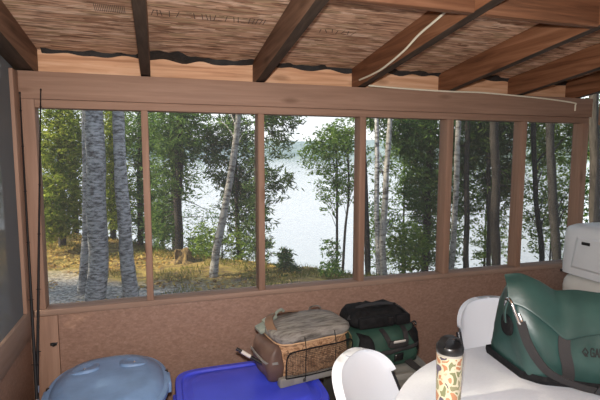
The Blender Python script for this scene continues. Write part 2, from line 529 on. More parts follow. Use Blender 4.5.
# ------------------------------------------------------------------ furniture and gear
WHITEP = plain('white_resin', (0.76, 0.80, 0.87), 0.35, spec=0.4, bump=0.04, bscale=300)
TABLEM = plain('speckled_white_tabletop', (0.62, 0.655, 0.72), 0.45, noise_amt=0.03, scale=120, bump=0.05, bscale=400)
GREYTUBE = plain('dark_steel_tube', (0.035, 0.035, 0.04), 0.35, 0.4)
BLACKP = plain('black_plastic', (0.012, 0.012, 0.013), 0.3)

# round folding table
TC = (1.365, 0.841)
t = thing('round_table', 'round white folding table with a steel frame in the right foreground', 'table', (*TC, 0))
bm = bmesh.new()
add_loft(bm, [(0.686, 0.735, 0.735, 2), (0.690, 0.762, 0.762, 2), (0.700, 0.774, 0.774, 2), (0.716, 0.776, 0.776, 2), (0.726, 0.771, 0.771, 2), (0.730, 0.760, 0.760, 2)], 96)
obj('tabletop', bm, TABLEM, t)
for s in (-1, 1):
    for q in (-1, 1):
        bm = bmesh.new()
        add_tube(bm, [(s * 0.36, q * 0.33, 0.688), (s * 0.40, q * 0.36, 0.012)], 0.0145, 12)
        lg = obj('leg', bm, GREYTUBE, t)
        bm = bmesh.new(); add_tube(bm, [(s * 0.40, q * 0.36, 0.03), (s * 0.40, q * 0.36, 0.0)], 0.018, 12)
        obj('foot_cap', bm, BLACKP, lg)
    bm = bmesh.new()
    add_tube(bm, [(s * 0.385, -0.35, 0.22), (s * 0.385, 0.35, 0.22)], 0.012, 10)
    obj('crossbar', bm, GREYTUBE, t)


# folding chair
def make_chair(label, loc, rotz):
    ch = thing('folding_chair', label, 'chair', (*loc, 0), rotz, 'white folding chairs at the round table')
    # local: faces +y ; back at y = 0
    H = 0.78; lean = 0.46
    W = 0.232

    def back_pt(u, v, off):
        # u -1..1 across, v 0..1 from bottom to top ; dished panel
        hw = W
        y = -lean * (v * 0.32) - 0.0 + 0.062 * (abs(u) ** 2.4) - 0.05
        return Vector((u * hw, y + off, 0.462 + v * 0.316))
    bm = bmesh.new()
    NU, NV = 32, 22
    front = []; back = []
    for j in range(NV + 1):
        v = 0.58 * j / 5 if j <= 5 else 0.58 + 0.42 * math.sin((j - 5) / (NV - 5) * PI / 2)
        # outline: top corners rounded, sides stepped in below the shoulders
        half = 1.0
        if j > 5:
            tt = (v - 0.58) / 0.42
            half = max(0.0, 1 - min(1, tt) ** 2.2) ** (1 / 2.6)
            half = max(half, 0.02)
        else:
            half = 0.955
        rf = []; rb = []
        for i in range(NU + 1):
            u = (i / NU * 2 - 1)
            uu = u * half
            vv = v
            roll = 0.018 * max(0, abs(u) - 0.86) / 0.14
            rf.append(bm.verts.new(back_pt(uu, vv, 0.011 + (roll if j > 5 else 0))))
            rb.append(bm.verts.new(back_pt(uu, vv, -0.011)))
        front.append(rf); back.append(rb)
    for j in range(NV):
        for i in range(NU):
            bm.faces.new((front[j][i], front[j][i + 1], front[j + 1][i + 1], front[j + 1][i]))
            bm.faces.new((back[j][i], back[j + 1][i], back[j + 1][i + 1], back[j][i + 1]))
        bm.faces.new((front[j][0], front[j + 1][0], back[j + 1][0], back[j][0]))
        bm.faces.new((front[j][NU], back[j][NU], back[j + 1][NU], front[j + 1][NU]))
    for i in range(NU):
        bm.faces.new((front[0][i], back[0][i], back[0][i + 1], front[0][i + 1]))
        bm.faces.new((front[NV][i], front[NV][i + 1], back[NV][i + 1], back[NV][i]))
    obj('backrest', bm, WHITEP, ch, sharp=60)
    bm = bmesh.new()
    add_loft(bm, [(0.425, 0.19, 0.19, 4, 0, 0.19), (0.430, 0.205, 0.205, 4, 0, 0.19), (0.445, 0.212, 0.21, 4, 0, 0.19), (0.455, 0.205, 0.205, 4, 0, 0.19), (0.452, 0.16, 0.16, 4, 0, 0.19)], 48)
    obj('seat', bm, WHITEP, ch)
    for s in (-1, 1):
        x = s * 0.224
        bm = bmesh.new()
        add_tube(bm, smooth_path([(s * 0.234, -0.072, 0.634), (s * 0.234, -0.028, 0.54), (s * 0.232, 0.018, 0.455), (x, 0.10, 0.36), (x, 0.39, 0.012)], 20), 0.0135, 10)
        lg = obj('front_leg', bm, GREYTUBE, ch)
        bm = bmesh.new(); add_tube(bm, [(x, 0.375, 0.03), (x, 0.395, 0.0)], 0.016, 10); obj('foot_cap', bm, BLACKP, lg)
        bm = bmesh.new()
        add_tube(bm, [(s * 0.195, 0.30, 0.425), (s * 0.20, -0.06, 0.012)], 0.0115, 10)
        lg = obj('rear_leg', bm, GREYTUBE, ch)
        bm = bmesh.new(); add_tube(bm, [(s * 0.20, -0.058, 0.03), (s * 0.20, -0.062, 0.0)], 0.015, 10); obj('foot_cap', bm, BLACKP, lg)
    bm = bmesh.new(); add_tube(bm, [(-0.224, 0.31, 0.12), (0.224, 0.31, 0.12)], 0.009, 10); obj('crossbar', bm, GREYTUBE, ch)
    return ch


make_chair('white folding chair left of the round table, in front of the camouflage pack', (0.825, 1.465), math.radians(-137))
make_chair('white folding chair behind the round table, beside the lower wall', (1.735, 1.87), math.radians(172))

# camo drinking bottle
def camo_mat(name, cols, edge, scale, warp=0.6, edge_w=0.05, rough=0.5, sc=(1, 1, 1)):
    m, nt, b = new_mat(name)
    b.inputs['Roughness'].default_value = rough
    tc = nt.nodes.new('ShaderNodeTexCoord')
    mp = nt.nodes.new('ShaderNodeMapping'); mp.inputs['Scale'].default_value = sc
    n = nt.nodes.new('ShaderNodeTexNoise'); n.inputs['Scale'].default_value = scale * 0.9; n.inputs['Detail'].default_value = 0
    sub = nt.nodes.new('ShaderNodeVectorMath'); sub.operation = 'SUBTRACT'; sub.inputs[1].default_value = (0.5, 0.5, 0.5)
    scl = nt.nodes.new('ShaderNodeVectorMath'); scl.operation = 'SCALE'; scl.inputs['Scale'].default_value = warp * 2.0 / scale
    add = nt.nodes.new('ShaderNodeVectorMath'); add.operation = 'ADD'
    v = nt.nodes.new('ShaderNodeTexVoronoi'); v.inputs['Scale'].default_value = scale
    v2 = nt.nodes.new('ShaderNodeTexVoronoi'); v2.inputs['Scale'].default_value = scale; v2.feature = 'DISTANCE_TO_EDGE'
    sp = nt.nodes.new('ShaderNodeSeparateColor')
    r = nt.nodes.new('ShaderNodeValToRGB'); r.color_ramp.interpolation = 'CONSTANT'
    e = r.color_ramp.elements
    while len(e) < len(cols): e.new(0.5)
    for k, c in enumerate(cols): e[k].position = k / len(cols); e[k].color = (*c, 1)
    cm = nt.nodes.new('ShaderNodeMath'); cm.operation = 'LESS_THAN'; cm.inputs[1].default_value = edge_w
    mx = nt.nodes.new('ShaderNodeMix'); mx.data_type = 'RGBA'; mx.inputs['B'].default_value = (*edge, 1)
    L = nt.links.new
    L(tc.outputs['Object'], mp.inputs['Vector']); L(mp.outputs['Vector'], n.inputs['Vector'])
    L(n.outputs['Color'], sub.inputs[0]); L(sub.outputs[0], scl.inputs[0])
    L(mp.outputs['Vector'], add.inputs[0]); L(scl.outputs[0], add.inputs[1])
    L(add.outputs[0], v.inputs['Vector']); L(add.outputs[0], v2.inputs['Vector'])
    L(v.outputs['Color'], sp.inputs['Color']); L(sp.outputs['Red'], r.inputs['Fac'])
    L(v2.outputs['Distance'], cm.inputs[0]); L(cm.outputs[0], mx.inputs['Factor'])
    L(r.outputs['Color'], mx.inputs['A']); L(mx.outputs['Result'], b.inputs['Base Color'])
    return m


CAMOB = camo_mat('bottle_camouflage', [(0.36, 0.16, 0.08), (0.17, 0.18, 0.09), (0.085, 0.07, 0.10), (0.40, 0.19, 0.10), (0.22, 0.21, 0.12), (0.40, 0.34, 0.23)],
                 (0.50, 0.46, 0.33), 34, 0.8, 0.10, 0.25, (1, 1, 0.8))
bt = thing('drinking_bottle', 'camouflage drinking bottle with a black lid on the white table', 'bottle', (0.915, 1.235, 0.7305), 0.2); bt.scale = (1, 1, 0.95)
bm = bmesh.new()
add_loft(bm, [(0.0, 0.036, 0.036, 2), (0.003, 0.039, 0.039, 2), (0.06, 0.0405, 0.0405, 2), (0.185, 0.0425, 0.0425, 2), (0.197, 0.043, 0.043, 2)], 40)
obj('body', bm, CAMOB, bt)
bm = bmesh.new()
add_loft(bm, [(0.197, 0.0425, 0.0425, 2), (0.207, 0.0425, 0.0425, 2)], 40)
obj('neck_band', bm, plain('clear_grey_band', (0.35, 0.33, 0.30), 0.2), bt)
bm = bmesh.new()
add_loft(bm, [(0.205, 0.0435, 0.0435, 2), (0.208, 0.0445, 0.0445, 2), (0.226, 0.0445, 0.0445, 2), (0.231, 0.041, 0.041, 2), (0.232, 0.02, 0.02, 2)], 40)
ld = obj('lid', bm, BLACKP, bt)
bm = bmesh.new()
add_ribbon(bm, smooth_path([(-0.040, 0, 0.222), (-0.037, 0, 0.243), (-0.020, 0, 0.257), (0.016, 0, 0.254), (0.036, 0, 0.242), (0.040, 0, 0.222)], 20), (0, 1, 0), 0.026, 0.007)
obj('carry_loop', bm, BLACKP, ld)

# big green duffel on the table --------------------------------------------------
GREEN = plain('green_coated_fabric', (0.024, 0.060, 0.054), 0.40, spec=0.5, noise_amt=0.25, scale=7, bump=0.25, bscale=14)
BLACKF = plain('black_fabric', (0.009, 0.009, 0.010), 0.8, spec=0.2, noise_amt=0.4, scale=40, bump=0.3, bscale=120)
WEB = plain('black_webbing', (0.022, 0.020, 0.021), 0.7, bump=0.3, bscale=300)
STEEL = plain('polished_steel', (0.75, 0.75, 0.75), 0.2, 1.0)

ang = math.atan2(-0.49, 0.87)
dl = thing('duffel_bag', 'large green coated duffel bag with black base on the white table', 'bag', (1.653, 1.243, 0.7305), ang)
LB = 0.66   # length ; local u along +x from -LB/2, front is -y


def duffel_section(s, full=True):
    """half width profile (y) against height for station s 0..1 ; returns list of (y,z)"""
    top = 0.316 + 0.078 * math.exp(-((s + 0.02) / 0.13) ** 2) - 0.010 * math.exp(-((s - 0.17) / 0.04) ** 2)
    top += 0.006 * math.exp(-((s - 0.28) / 0.08) ** 2) + 0.03 * math.exp(-((s - 1.0) / 0.1) ** 2)
    top -= 0.022 * math.exp(-(s / 0.025) ** 2)
    pts = []
    e = min(s, 1 - s)
    round_ = min(1.0, (e / 0.10)) if e < 0.10 else 1.0
    w = 0.118 + 0.027 * math.sin(round_ * PI / 2)
    prof = [(0.0, 0.0), (0.80, 0.0), (0.97, 0.02), (1.0, 0.09), (1.02, 0.20), (1.0, 0.34), (0.92, 0.52), (0.76, 0.70), (0.56, 0.84), (0.36, 0.94), (0.19, 0.99), (0.0, 1.0)]
    return [(w * a, top * b) for a, b in prof]


def duffel_mesh(lo, hi, ns, grow, kz0=0.0, kz1=1.0, close=True):
    bm = bmesh.new(); rings = []
    for i in range(ns + 1):
        s = lo + (hi - lo) * i / ns
        half = duffel_section(s)
        half = [half[0]] + [q for q in half[1:]]
        ring = []
        pr = half + [(-y, z) for y, z in half[-2:0:-1]]
        # resample profile finer
        for (y, z) in pr:
            u = (s - 0.5) * LB
            # ends bulge outward at mid height; upper end leans out at left
            lean = 0.0
            if s < 0.12: lean = (-0.058 * min(1, z / 0.28) - 0.055 * (y / 0.14 + 1) * max(0, 1 - z / 0.33)) * (1 - s / 0.12)
            p = Vector((u + lean, y, z))
            nse = noise.noise_vector(Vector((u * 9, y * 9, z * 9 + 3))) * 0.010 * min(1, z / 0.06)
            nse += noise.noise_vector(Vector((u * 17, y * 14, z * 19 + 9))) * 0.008 * min(1, z / 0.06)
            p += nse
            cen = Vector((u, 0, 0.14)); d = p - cen
            if grow: p += Vector((0, d.y, d.z)).normalized() * grow
            p.z = max(p.z, 0.0)
            ring.append(bm.verts.new(p))
        rings.append(ring)
    n = len(rings[0])
    for i in range(ns):
        for j in range(n):
            bm.faces.new((rings[i][j], rings[i][(j + 1) % n], rings[i + 1][(j + 1) % n], rings[i + 1][j]))
    if close:
        bm.faces.new(rings[0][::-1]); bm.faces.new(rings[-1])
    return bm


bm = duffel_mesh(0, 1, 34, 0)
fab = obj('main_body', bm, GREEN, dl, sharp=80)
md = fab.modifiers.new('sub', 'SUBSURF'); md.levels = 1; md.render_levels = 2
# black base: wraps bottom 6 cm
bm = bmesh.new(); ns = 40; rings = []
for i in range(ns + 1):
    s = i / ns; half = duffel_section(s); w = max(y for y, z in half) + 0.007
    e = min(s, 1 - s); w *= 0.88 + 0.12 * min(1, e / 0.06)
    u = (s - 0.5) * (LB + 0.004)
    sk = lambda yy: -0.055 * (yy / 0.14 + 1) * max(0, 1 - s / 0.12)
    h = 0.032 + 0.010 * noise.noise(Vector((u * 6, 2, 1)))
    rings.append([bm.verts.new((u + sk(y), y, z)) for y, z in ((-w * 0.99, h), (-w * 1.015, h * 0.5), (-w * 0.93, 0.0), (w * 0.93, 0), (w * 1.015, h * .5), (w * .99, h))])
for i in range(ns):
    for j in range(5): bm.faces.new((rings[i][j], rings[i][j + 1], rings[i + 1][j + 1], rings[i + 1][j]))
for r_ in (rings[0][::-1], rings[-1]): bm.faces.new(r_)
obj('base_panel', bm, BLACKF, dl)
# flap: rolled upper sheet hanging over the front from the left peak
bm = bmesh.new(); g = []
for i in range(25):
    s = -0.02 + 0.62 * i / 24
    half = duffel_section(max(0.0, s)); top = half[-1][1]
    hang = float(np.interp(s * LB, [-0.02, 0.03, 0.08, 0.13, 0.18, 0.27, 0.4], [0.085, 0.115, 0.14, 0.15, 0.14, 0.115, 0.08]))
    row = []
    for j in range(9):
        f = j / 8
        # interpolate along the section downwards from the top
        zz = top + 0.012 - hang * f
        ys = 0
        for (y0, z0), (y1, z1) in zip(half, half[1:]):
            if z0 <= zz <= z1 and z1 > z0: ys = y0 + (y1 - y0) * (zz - z0) / (z1 - z0)
        u = (s - 0.5) * LB - (0.058 * min(1, zz / 0.28) * (1 - max(0, s) / 0.12) if s < 0.12 else 0)
        w = 0.006 + 0.006 * noise.noise(Vector((u * 12, zz * 14, 2)))
        row.append(bm.verts.new((u, -ys - 0.014 - w, zz)))
    g.append(row)
for i in range(24):
    for j in range(8): bm.faces.new((g[i][j], g[i][j + 1], g[i + 1][j + 1], g[i + 1][j]))
fl = obj('top_flap', bm, GREEN, dl, sharp=80)
so = fl.modifiers.new('solid', 'SOLIDIFY'); so.thickness = 0.006; so.offset = 0
sb = fl.modifiers.new('sub', 'SUBSURF'); sb.levels = 1; sb.render_levels = 2


def front_y(s, z):
    half = duffel_section(s); ys = 0.02
    for (y0, z0), (y1, z1) in zip(half, half[1:]):
        if z0 <= z <= z1 and z1 > z0: ys = y0 + (y1 - y0) * (z - z0) / (z1 - z0)
    return -ys


# webbing band up the front
for s in (0.185, 0.86):
    bm = bmesh.new()
    pts = [((s - 0.5) * LB + 0.008 * math.sin(z * 30), front_y(s, z) - 0.014, z) for z in (0.015, 0.05, 0.09, 0.13, 0.165, 0.20)]
    add_ribbon(bm, smooth_path(pts, 14), (1, 0, 0), 0.040, 0.004)
    obj('webbing_band', bm, WEB, dl)
# shoulder strap from the clip at the left end, down across the front and along the table
st = [(-0.362, -0.136, 0.232), (-0.345, -0.160, 0.170), (-0.315, -0.175, 0.115), (-0.275, -0.186, 0.07), (-0.215, -0.192, 0.043), (-0.15, -0.196, 0.026), (-0.07, -0.200, 0.019), (0.1, -0.21, 0.019), (0.28, -0.2, 0.019)]
bm = bmesh.new()
P = smooth_path(st, 40)
side = [Vector((0.5, -0.2, 0.8)).lerp(Vector((0.1, -0.55, 0.8)), min(1, i / 22)) for i in range(41)]
add_ribbon(bm, P, side, 0.034, 0.004)
obj('shoulder_strap', bm, WEB, dl)
bm = bmesh.new(); add_ribbon(bm, smooth_path([(-0.125, -0.204, 0.030), (-0.09, -0.205, 0.026), (-0.05, -0.206, 0.024)], 6), (0.05, -0.5, 0.8), 0.042, 0.010)
obj('strap_slider', bm, plain('glossy_black_buckle', (0.02, 0.02, 0.022), 0.12), dl)
# black end patch with the ring and the steel snap hook
bm = bmesh.new()
add_loft(bm, [(-0.006, 0.036, 0.036, 2.4), (0.006, 0.036, 0.036, 2.4), (0.012, 0.026, 0.026, 2.4)], 28,
         fn=lambda p: Vector((-0.388 - p.z * 0.8 - p.x * 0.25, -0.045 + p.x * 1.15, 0.185 + p.y * 1.1)))
pt = obj('end_patch', bm, BLACKF, dl)
bm = bmesh.new()
add_ribbon(bm, smooth_path([(-0.398, -0.055, 0.20), (-0.402, -0.055, 0.245), (-0.392, -0.05, 0.28)], 8), (0, 1, 0), 0.028, 0.005)
obj('end_tab', bm, GREEN, pt)
bm = bmesh.new()
hook = [(-0.398, -0.065, 0.292), (-0.397, -0.088, 0.303), (-0.392, -0.112, 0.296), (-0.384, -0.122, 0.272), (-0.374, -0.130, 0.246), (-0.364, -0.134, 0.224), (-0.356, -0.126, 0.230), (-0.366, -0.112, 0.255)]
add_tube(bm, smooth_path(hook, 28), 0.0062, 10)
obj('snap_hook', bm, STEEL, dl)
bm = bmesh.new(); add_tube(bm, [(-0.400, -0.05, 0.262), (-0.400, -0.07, 0.300)], 0.0045, 8); obj('ring', bm, STEEL, dl)
# lettering GAM with the small mark before it
LETTER = plain('black_print', (0.006, 0.007, 0.007), 0.5)


def letters(bm, strokes, x0, z0, h, w, fy):
    for (xa, za, xb, zb) in strokes:
        A = Vector((x0 + xa * w, 0, z0 + za * h)); B = Vector((x0 + xb * w, 0, z0 + zb * h))
        d = (B - A).normalized(); n_ = Vector((-d.z, 0, d.x)) * h * 0.08
        A -= d * h * 0.06; B += d * h * 0.06
        v = []
        for p in (A - n_, B - n_, B + n_, A + n_):
            p = p.copy(); p.y = fy(p.x, p.z); v.append(bm.verts.new(p))
        bm.faces.new(v)


bm = bmesh.new()
fy = lambda x, z: front_y(x / LB + 0.5, z) - 0.016
h = 0.027; z0 = 0.130
gx = -0.130
G_ = [(1, .82, .75, 1), (.75, 1, .2, 1), (.2, 1, 0, .8), (0, .8, 0, .2), (0, .2, .2, 0), (.2, 0, 1, 0), (1, 0, 1, .45), (1, .45, .6, .45)]
A_ = [(0, 0, .5, 1), (.5, 1, 1, 0), (.2, .35, .8, .35)]
M_ = [(0, 0, 0, 1), (0, 1, .5, .4), (.5, .4, 1, 1), (1, 1, 1, 0)]
for n_, S in enumerate((G_, A_, M_)): letters(bm, S, gx + n_ * 0.0150, z0, h, 0.0105, fy)
mk = [(0.5, 0, 0, .5), (0, .5, .5, 1), (.5, 1, 1, .5), (1, .5, .7, .1), (.7, .1, .45, .4), (.5, 0, .9, 0)]
letters(bm, mk, gx - 0.027, z0, h, 0.018, fy)
obj('printed_lettering', bm, LETTER, dl, smooth=False)

# light blue tote with black body ------------------------------------------------
LB1 = plain('grey_blue_plastic', (0.17, 0.28, 0.47), 0.38, noise_amt=0.16, scale=9, spec=0.5, bump=0.05, bscale=90)
tt = thing('storage_tote', 'black storage tote with a domed grey blue lid in the left corner', 'tote', (-0.25, 2.24, 0), 0.05)
bm = bmesh.new()
add_loft(bm, [(0.0, 0.19, 0.24, 3.5), (0.01, 0.20, 0.25, 3.5), (0.44, 0.238, 0.288, 3.2), (0.455, 0.24, 0.29, 3.2)], 56)
obj('body', bm, BLACKP, tt)
bm = bmesh.new()
rise = [(0.452, 0.262, 0.312, 2.5), (0.452, 0.272, 0.322, 2.5), (0.474, 0.274, 0.324, 2.5), (0.480, 0.268, 0.318, 2.5), (0.482, 0.252, 0.300, 2.5), (0.490, 0.246, 0.294, 2.5),
        (0.508, 0.225, 0.27, 2.5), (0.518, 0.195, 0.24, 2.5), (0.522, 0.18, 0.225, 2.5), (0.520, 0.165, 0.205, 2.5), (0.523, 0.09, 0.11, 2.3), (0.524, 0.03, 0.04, 2)]
add_loft(bm, rise, 64)
lid = obj('lid', bm, LB1, tt, sharp=35)
for s in (-1, 1):
    bm = bmesh.new(); add_loft(bm, [(0.0, 0.072, 0.06, 3), (0.010, 0.066, 0.054, 3), (0.013, 0.055, 0.044, 3), (0.008, 0.045, 0.034, 3)], 32)
    pad = obj('raised_pad', bm, LB1, lid)
    pad.location = (s * 0.115, 0.13, 0.513); pad.rotation_euler = (-0.12, s * 0.10, 0)
    bm = bmesh.new(); bmesh.ops.create_uvsphere(bm, u_segments=12, v_segments=8, radius=0.007)
    for v in bm.verts: v.co.z *= 0.5
    rv = obj('rivet', bm, STEEL, pad); rv.location = (0, -0.005, 0.009)
for s in (-1, 1):
    bm = bmesh.new()
    add_box(bm, (s * 0.268 - 0.016, -0.07, 0.425), (s * 0.268 + 0.016, 0.05, 0.479), 0.008)
    lt = obj('latch', bm, LB1, tt)
    bm = bmesh.new(); add_box(bm, (s * 0.268 - 0.008, 0.054, 0.470), (s * 0.268 + 0.008, 0.072, 0.4815), 0.003)
    obj('latch_hole', bm, BLACKP, lt)


# blue tote -----------------------------------------------------------------------
BLUE = plain('royal_blue_plastic', (0.05, 0.07, 0.60), 0.33, noise_amt=0.08, scale=8, spec=0.5)


def tote(label, loc, rz, a, b, h, lidm, bodym):
    o = thing('storage_tote', label, 'tote', (*loc, 0), rz)
    bm = bmesh.new()
    add_loft(bm, [(0.0, a * 0.84, b * 0.84, 7), (0.008, a * 0.86, b * 0.86, 7), (h - 0.05, a * 0.945, b * 0.945, 7), (h - 0.045, a * 0.97, b * 0.97, 7), (h - 0.02, a * 0.97, b * 0.97, 7)], 64)
    obj('body', bm, bodym, o)
    bm = bmesh.new()
    add_loft(bm, [(h - 0.034, a, b, 6.5), (h - 0.010, a, b, 6.5), (h - 0.004, a - 0.004, b - 0.004, 6.5), (h - 0.004, a - 0.028, b - 0.028, 6.5), (h - 0.014, a - 0.036, b - 0.036, 6.5),
                  (h - 0.014, a - 0.060, b - 0.060, 6.0), (h - 0.002, a - 0.075, b - 0.075, 6.0), (h, a - 0.085, b - 0.085, 6.0), (h, a * 0.4, b * 0.4, 5), (h, a * 0.1, b * 0.1, 3)], 72)
    obj('lid', bm, lidm, o)
    for s in (-1, 1):
        bm = bmesh.new(); add_box(bm, (s * (a + 0.002) - 0.012, -0.08, h - 0.06), (s * (a + 0.002) + 0.012, 0.08, h - 0.030), 0.006)
        obj('handle', bm, lidm, o)
    return o


tote('bright blue storage tote with the camo pack lying on its lid', (0.405, 2.105), 0.0, 0.352, 0.27, 0.445, BLUE, BLUE)
GREYL = plain('dusty_grey_plastic', (0.19, 0.185, 0.165), 0.6, noise_amt=0.12, scale=10)
tote('dusty grey storage tote under the green and black duffel', (1.155, 2.29), -0.05, 0.265, 0.26, 0.42, GREYL, plain('olive_grey_plastic', (0.17, 0.165, 0.14), 0.6))

# camo pack -----------------------------------------------------------------------
TANC = ramp_mat('tan_camo_fabric', [(0.28, (0.09, 0.045, 0.022)), (0.40, (0.27, 0.145, 0.075)), (0.50, (0.46, 0.28, 0.16)), (0.60, (0.14, 0.072, 0.038)), (0.72, (0.50, 0.33, 0.20))],
                (7, 7, 10), 2.6, 4, 1.0, 0.8, 0.3)
BARKC = ramp_mat('grey_bark_camo', [(0.32, (0.06, 0.053, 0.046)), (0.46, (0.19, 0.175, 0.157)), (0.6, (0.27, 0.255, 0.235)), (0.72, (0.12, 0.108, 0.094))],
                 (5, 26, 20), 2.0, 6, 0.5, 0.7, 0.35)
BROWNL = plain('brown_leather', (0.11, 0.065, 0.05), 0.5, noise_amt=0.2, scale=14)
GREYF = plain('grey_plastic_frame', (0.20, 0.19, 0.17), 0.55, noise_amt=0.1, scale=20)
PALEG = plain('pale_grey_green_plastic', (0.22, 0.25, 0.21), 0.5, noise_amt=0.15, scale=20)
TANPIPE = plain('tan_binding', (0.58, 0.36, 0.20), 0.6)
pk = thing('hunting_pack', 'camouflage hunting pack with a grey bark seat pad on the blue tote', 'pack', (0.722, 2.195, 0.4455), 0.165)
# local: x -0.215..0.215, y -0.15..0.15, front is -y
bm = bmesh.new()
for q in (-1, 1):
    add_box(bm, (-0.205, q * 0.125 - 0.016, 0.0), (0.215, q * 0.125 + 0.016, 0.040), 0.008)
for xx in (-0.18, 0.0, 0.18):
    add_box(bm, (xx - 0.014, -0.125, 0.006), (xx + 0.014, 0.125, 0.030), 0.004)
add_box(bm, (-0.21, -0.142, 0.0), (-0.13, -0.10, 0.048), 0.008)
obj('base_frame', bm, GREYF, pk)
bm = bmesh.new()


def crumple(p):
    return p + noise.noise_vector(p * 16) * 0.013 + noise.noise_vector(p * 37) * 0.004


add_loft(bm, [(0.032, 0.195, 0.118, 6), (0.05, 0.204, 0.126, 5), (0.09, 0.208, 0.130, 5), (0.13, 0.208, 0.130, 5), (0.17, 0.205, 0.128, 5), (0.20, 0.200, 0.125, 5), (0.208, 0.19, 0.118, 5)], 72, fn=crumple)
obj('fabric_body', bm, TANC, pk, sharp=80)


def net_mat():
    m, nt, b = new_mat('black_netting')
    out = nt.nodes['Material Output']
    tc = nt.nodes.new('ShaderNodeTexCoord')
    br = nt.nodes.new('ShaderNodeTexBrick')
    br.offset = 0.0; br.inputs['Scale'].default_value = 1
    br.inputs['Brick Width'].default_value = 0.0085; br.inputs['Row Height'].default_value = 0.0085
    br.inputs['Mortar Size'].default_value = 0.0009; br.inputs['Mortar Smooth'].default_value = 0.0
    sep = nt.nodes.new('ShaderNodeSeparateXYZ'); cmb = nt.nodes.new('ShaderNodeCombineXYZ')
    t = nt.nodes.new('ShaderNodeBsdfTransparent')
    b.inputs['Base Color'].default_value = (0.02, 0.017, 0.015, 1); b.inputs['Roughness'].default_value = 0.8
    mx = nt.nodes.new('ShaderNodeMixShader')
    L = nt.links.new
    L(tc.outputs['Object'], sep.inputs[0]); L(sep.outputs['X'], cmb.inputs['X']); L(sep.outputs['Z'], cmb.inputs['Y'])
    L(cmb.outputs[0], br.inputs['Vector']); L(br.outputs['Fac'], mx.inputs['Fac'])
    L(t.outputs[0], mx.inputs[1]); L(b.outputs[0], mx.inputs[2]); L(mx.outputs[0], out.inputs['Surface'])
    return m


bm = bmesh.new(); g = []
for i in range(29):
    u = i / 28; row = []
    for j in range(11):
        v = j / 10
        x = -0.175 + 0.375 * u; z = 0.040 + 0.135 * v
        y = -0.137 - 0.020 * math.sin(PI * u) * math.sin(PI * v) + 0.006 * noise.noise(Vector((x * 14, z * 14, 5)))
        row.append(bm.verts.new((x, y, z)))
    g.append(row)
for i in range(28):
    for j in range(10): bm.faces.new((g[i][j], g[i + 1][j], g[i + 1][j + 1], g[i][j + 1]))
NETM = net_mat()
net = obj('mesh_pocket', bm, NETM, pk, sharp=80)
bm = bmesh.new()
add_tube(bm, smooth_path([(-0.178, -0.141, 0.046), (-0.177, -0.143, 0.12), (-0.165, -0.146, 0.163), (-0.13, -0.150, 0.176), (0.02, -0.152, 0.178), (0.12, -0.150, 0.176), (0.198, -0.141, 0.174), (0.205, -0.139, 0.10), (0.200, -0.139, 0.042), (0.1, -0.147, 0.040), (-0.06, -0.147, 0.040), (-0.178, -0.141, 0.044)], 70), 0.0036, 8)
obj('pocket_binding', bm, BLACKF, net)
# seat pad on top
bm = bmesh.new()


def pad_fn(p):
    q = p.copy(); q.z += 0.006 * math.cos(p.x * 7) + 0.0025 * noise.noise(p * 40)
    return q


add_loft(bm, [(0.206, 0.195, 0.125, 5), (0.213, 0.212, 0.148, 4.5), (0.232, 0.219, 0.155, 4.5), (0.250, 0.214, 0.150, 4.5), (0.258, 0.197, 0.135, 4.5), (0.260, 0.15, 0.10, 4), (0.260, 0.08, 0.05, 3), (0.260, 0.02, 0.015, 2)], 72, fn=pad_fn)
sp = obj('seat_pad', bm, BARKC, pk, sharp=50)
bm = bmesh.new()
rr = [Vector((x, y, 0.207)) for x, y in super_ring(0.206, 0.140, 4.6, 72)]
add_tube(bm, [pad_fn(p) for p in rr] + [pad_fn(rr[0])], 0.0055, 8, cap=False)
obj('binding', bm, TANPIPE, sp)
bm = bmesh.new(); add_tube(bm, smooth_path([(0.09, 0.125, 0.258), (0.095, 0.128, 0.275), (0.115, 0.13, 0.281), (0.15, 0.13, 0.279), (0.168, 0.128, 0.262)], 16), 0.0045, 8)
obj('grab_loop', bm, BARKC, sp)
# brown side pocket on the left end
bm = bmesh.new()
add_loft(bm, [(0.022, 0.030, 0.095, 4, -0.205, 0.0), (0.04, 0.046, 0.112, 4, -0.212, 0), (0.10, 0.052, 0.118, 4, -0.214, 0), (0.16, 0.050, 0.116, 4, -0.212, 0), (0.19, 0.040, 0.105, 4, -0.206, 0), (0.20, 0.022, 0.085, 4, -0.20, 0)], 44, fn=crumple)
ep = obj('end_pocket', bm, BROWNL, pk, sharp=80)
bm = bmesh.new()
add_ribbon(bm, smooth_path([(-0.272, 0.09, 0.135), (-0.272, 0.0, 0.128), (-0.258, -0.09, 0.118), (-0.215, -0.130, 0.128)], 14), (0, 0, 1), 0.012, 0.004)
obj('pocket_piping', bm, GREYF, ep)
# handle tube sticking out on the left
bm = bmesh.new(); add_tube(bm, [(-0.245, -0.04, 0.085), (-0.375, 0.02, 0.175)], 0.0085, 12)
hd = obj('tube_handle', bm, BLACKP, pk)
bm = bmesh.new(); add_tube(bm, [(-0.312, -0.0091, 0.1314), (-0.352, 0.0094, 0.1591)], 0.0092, 12)
obj('pale_sleeve', bm, plain('pale_sleeve_grey', (0.55, 0.52, 0.48), 0.4), hd)
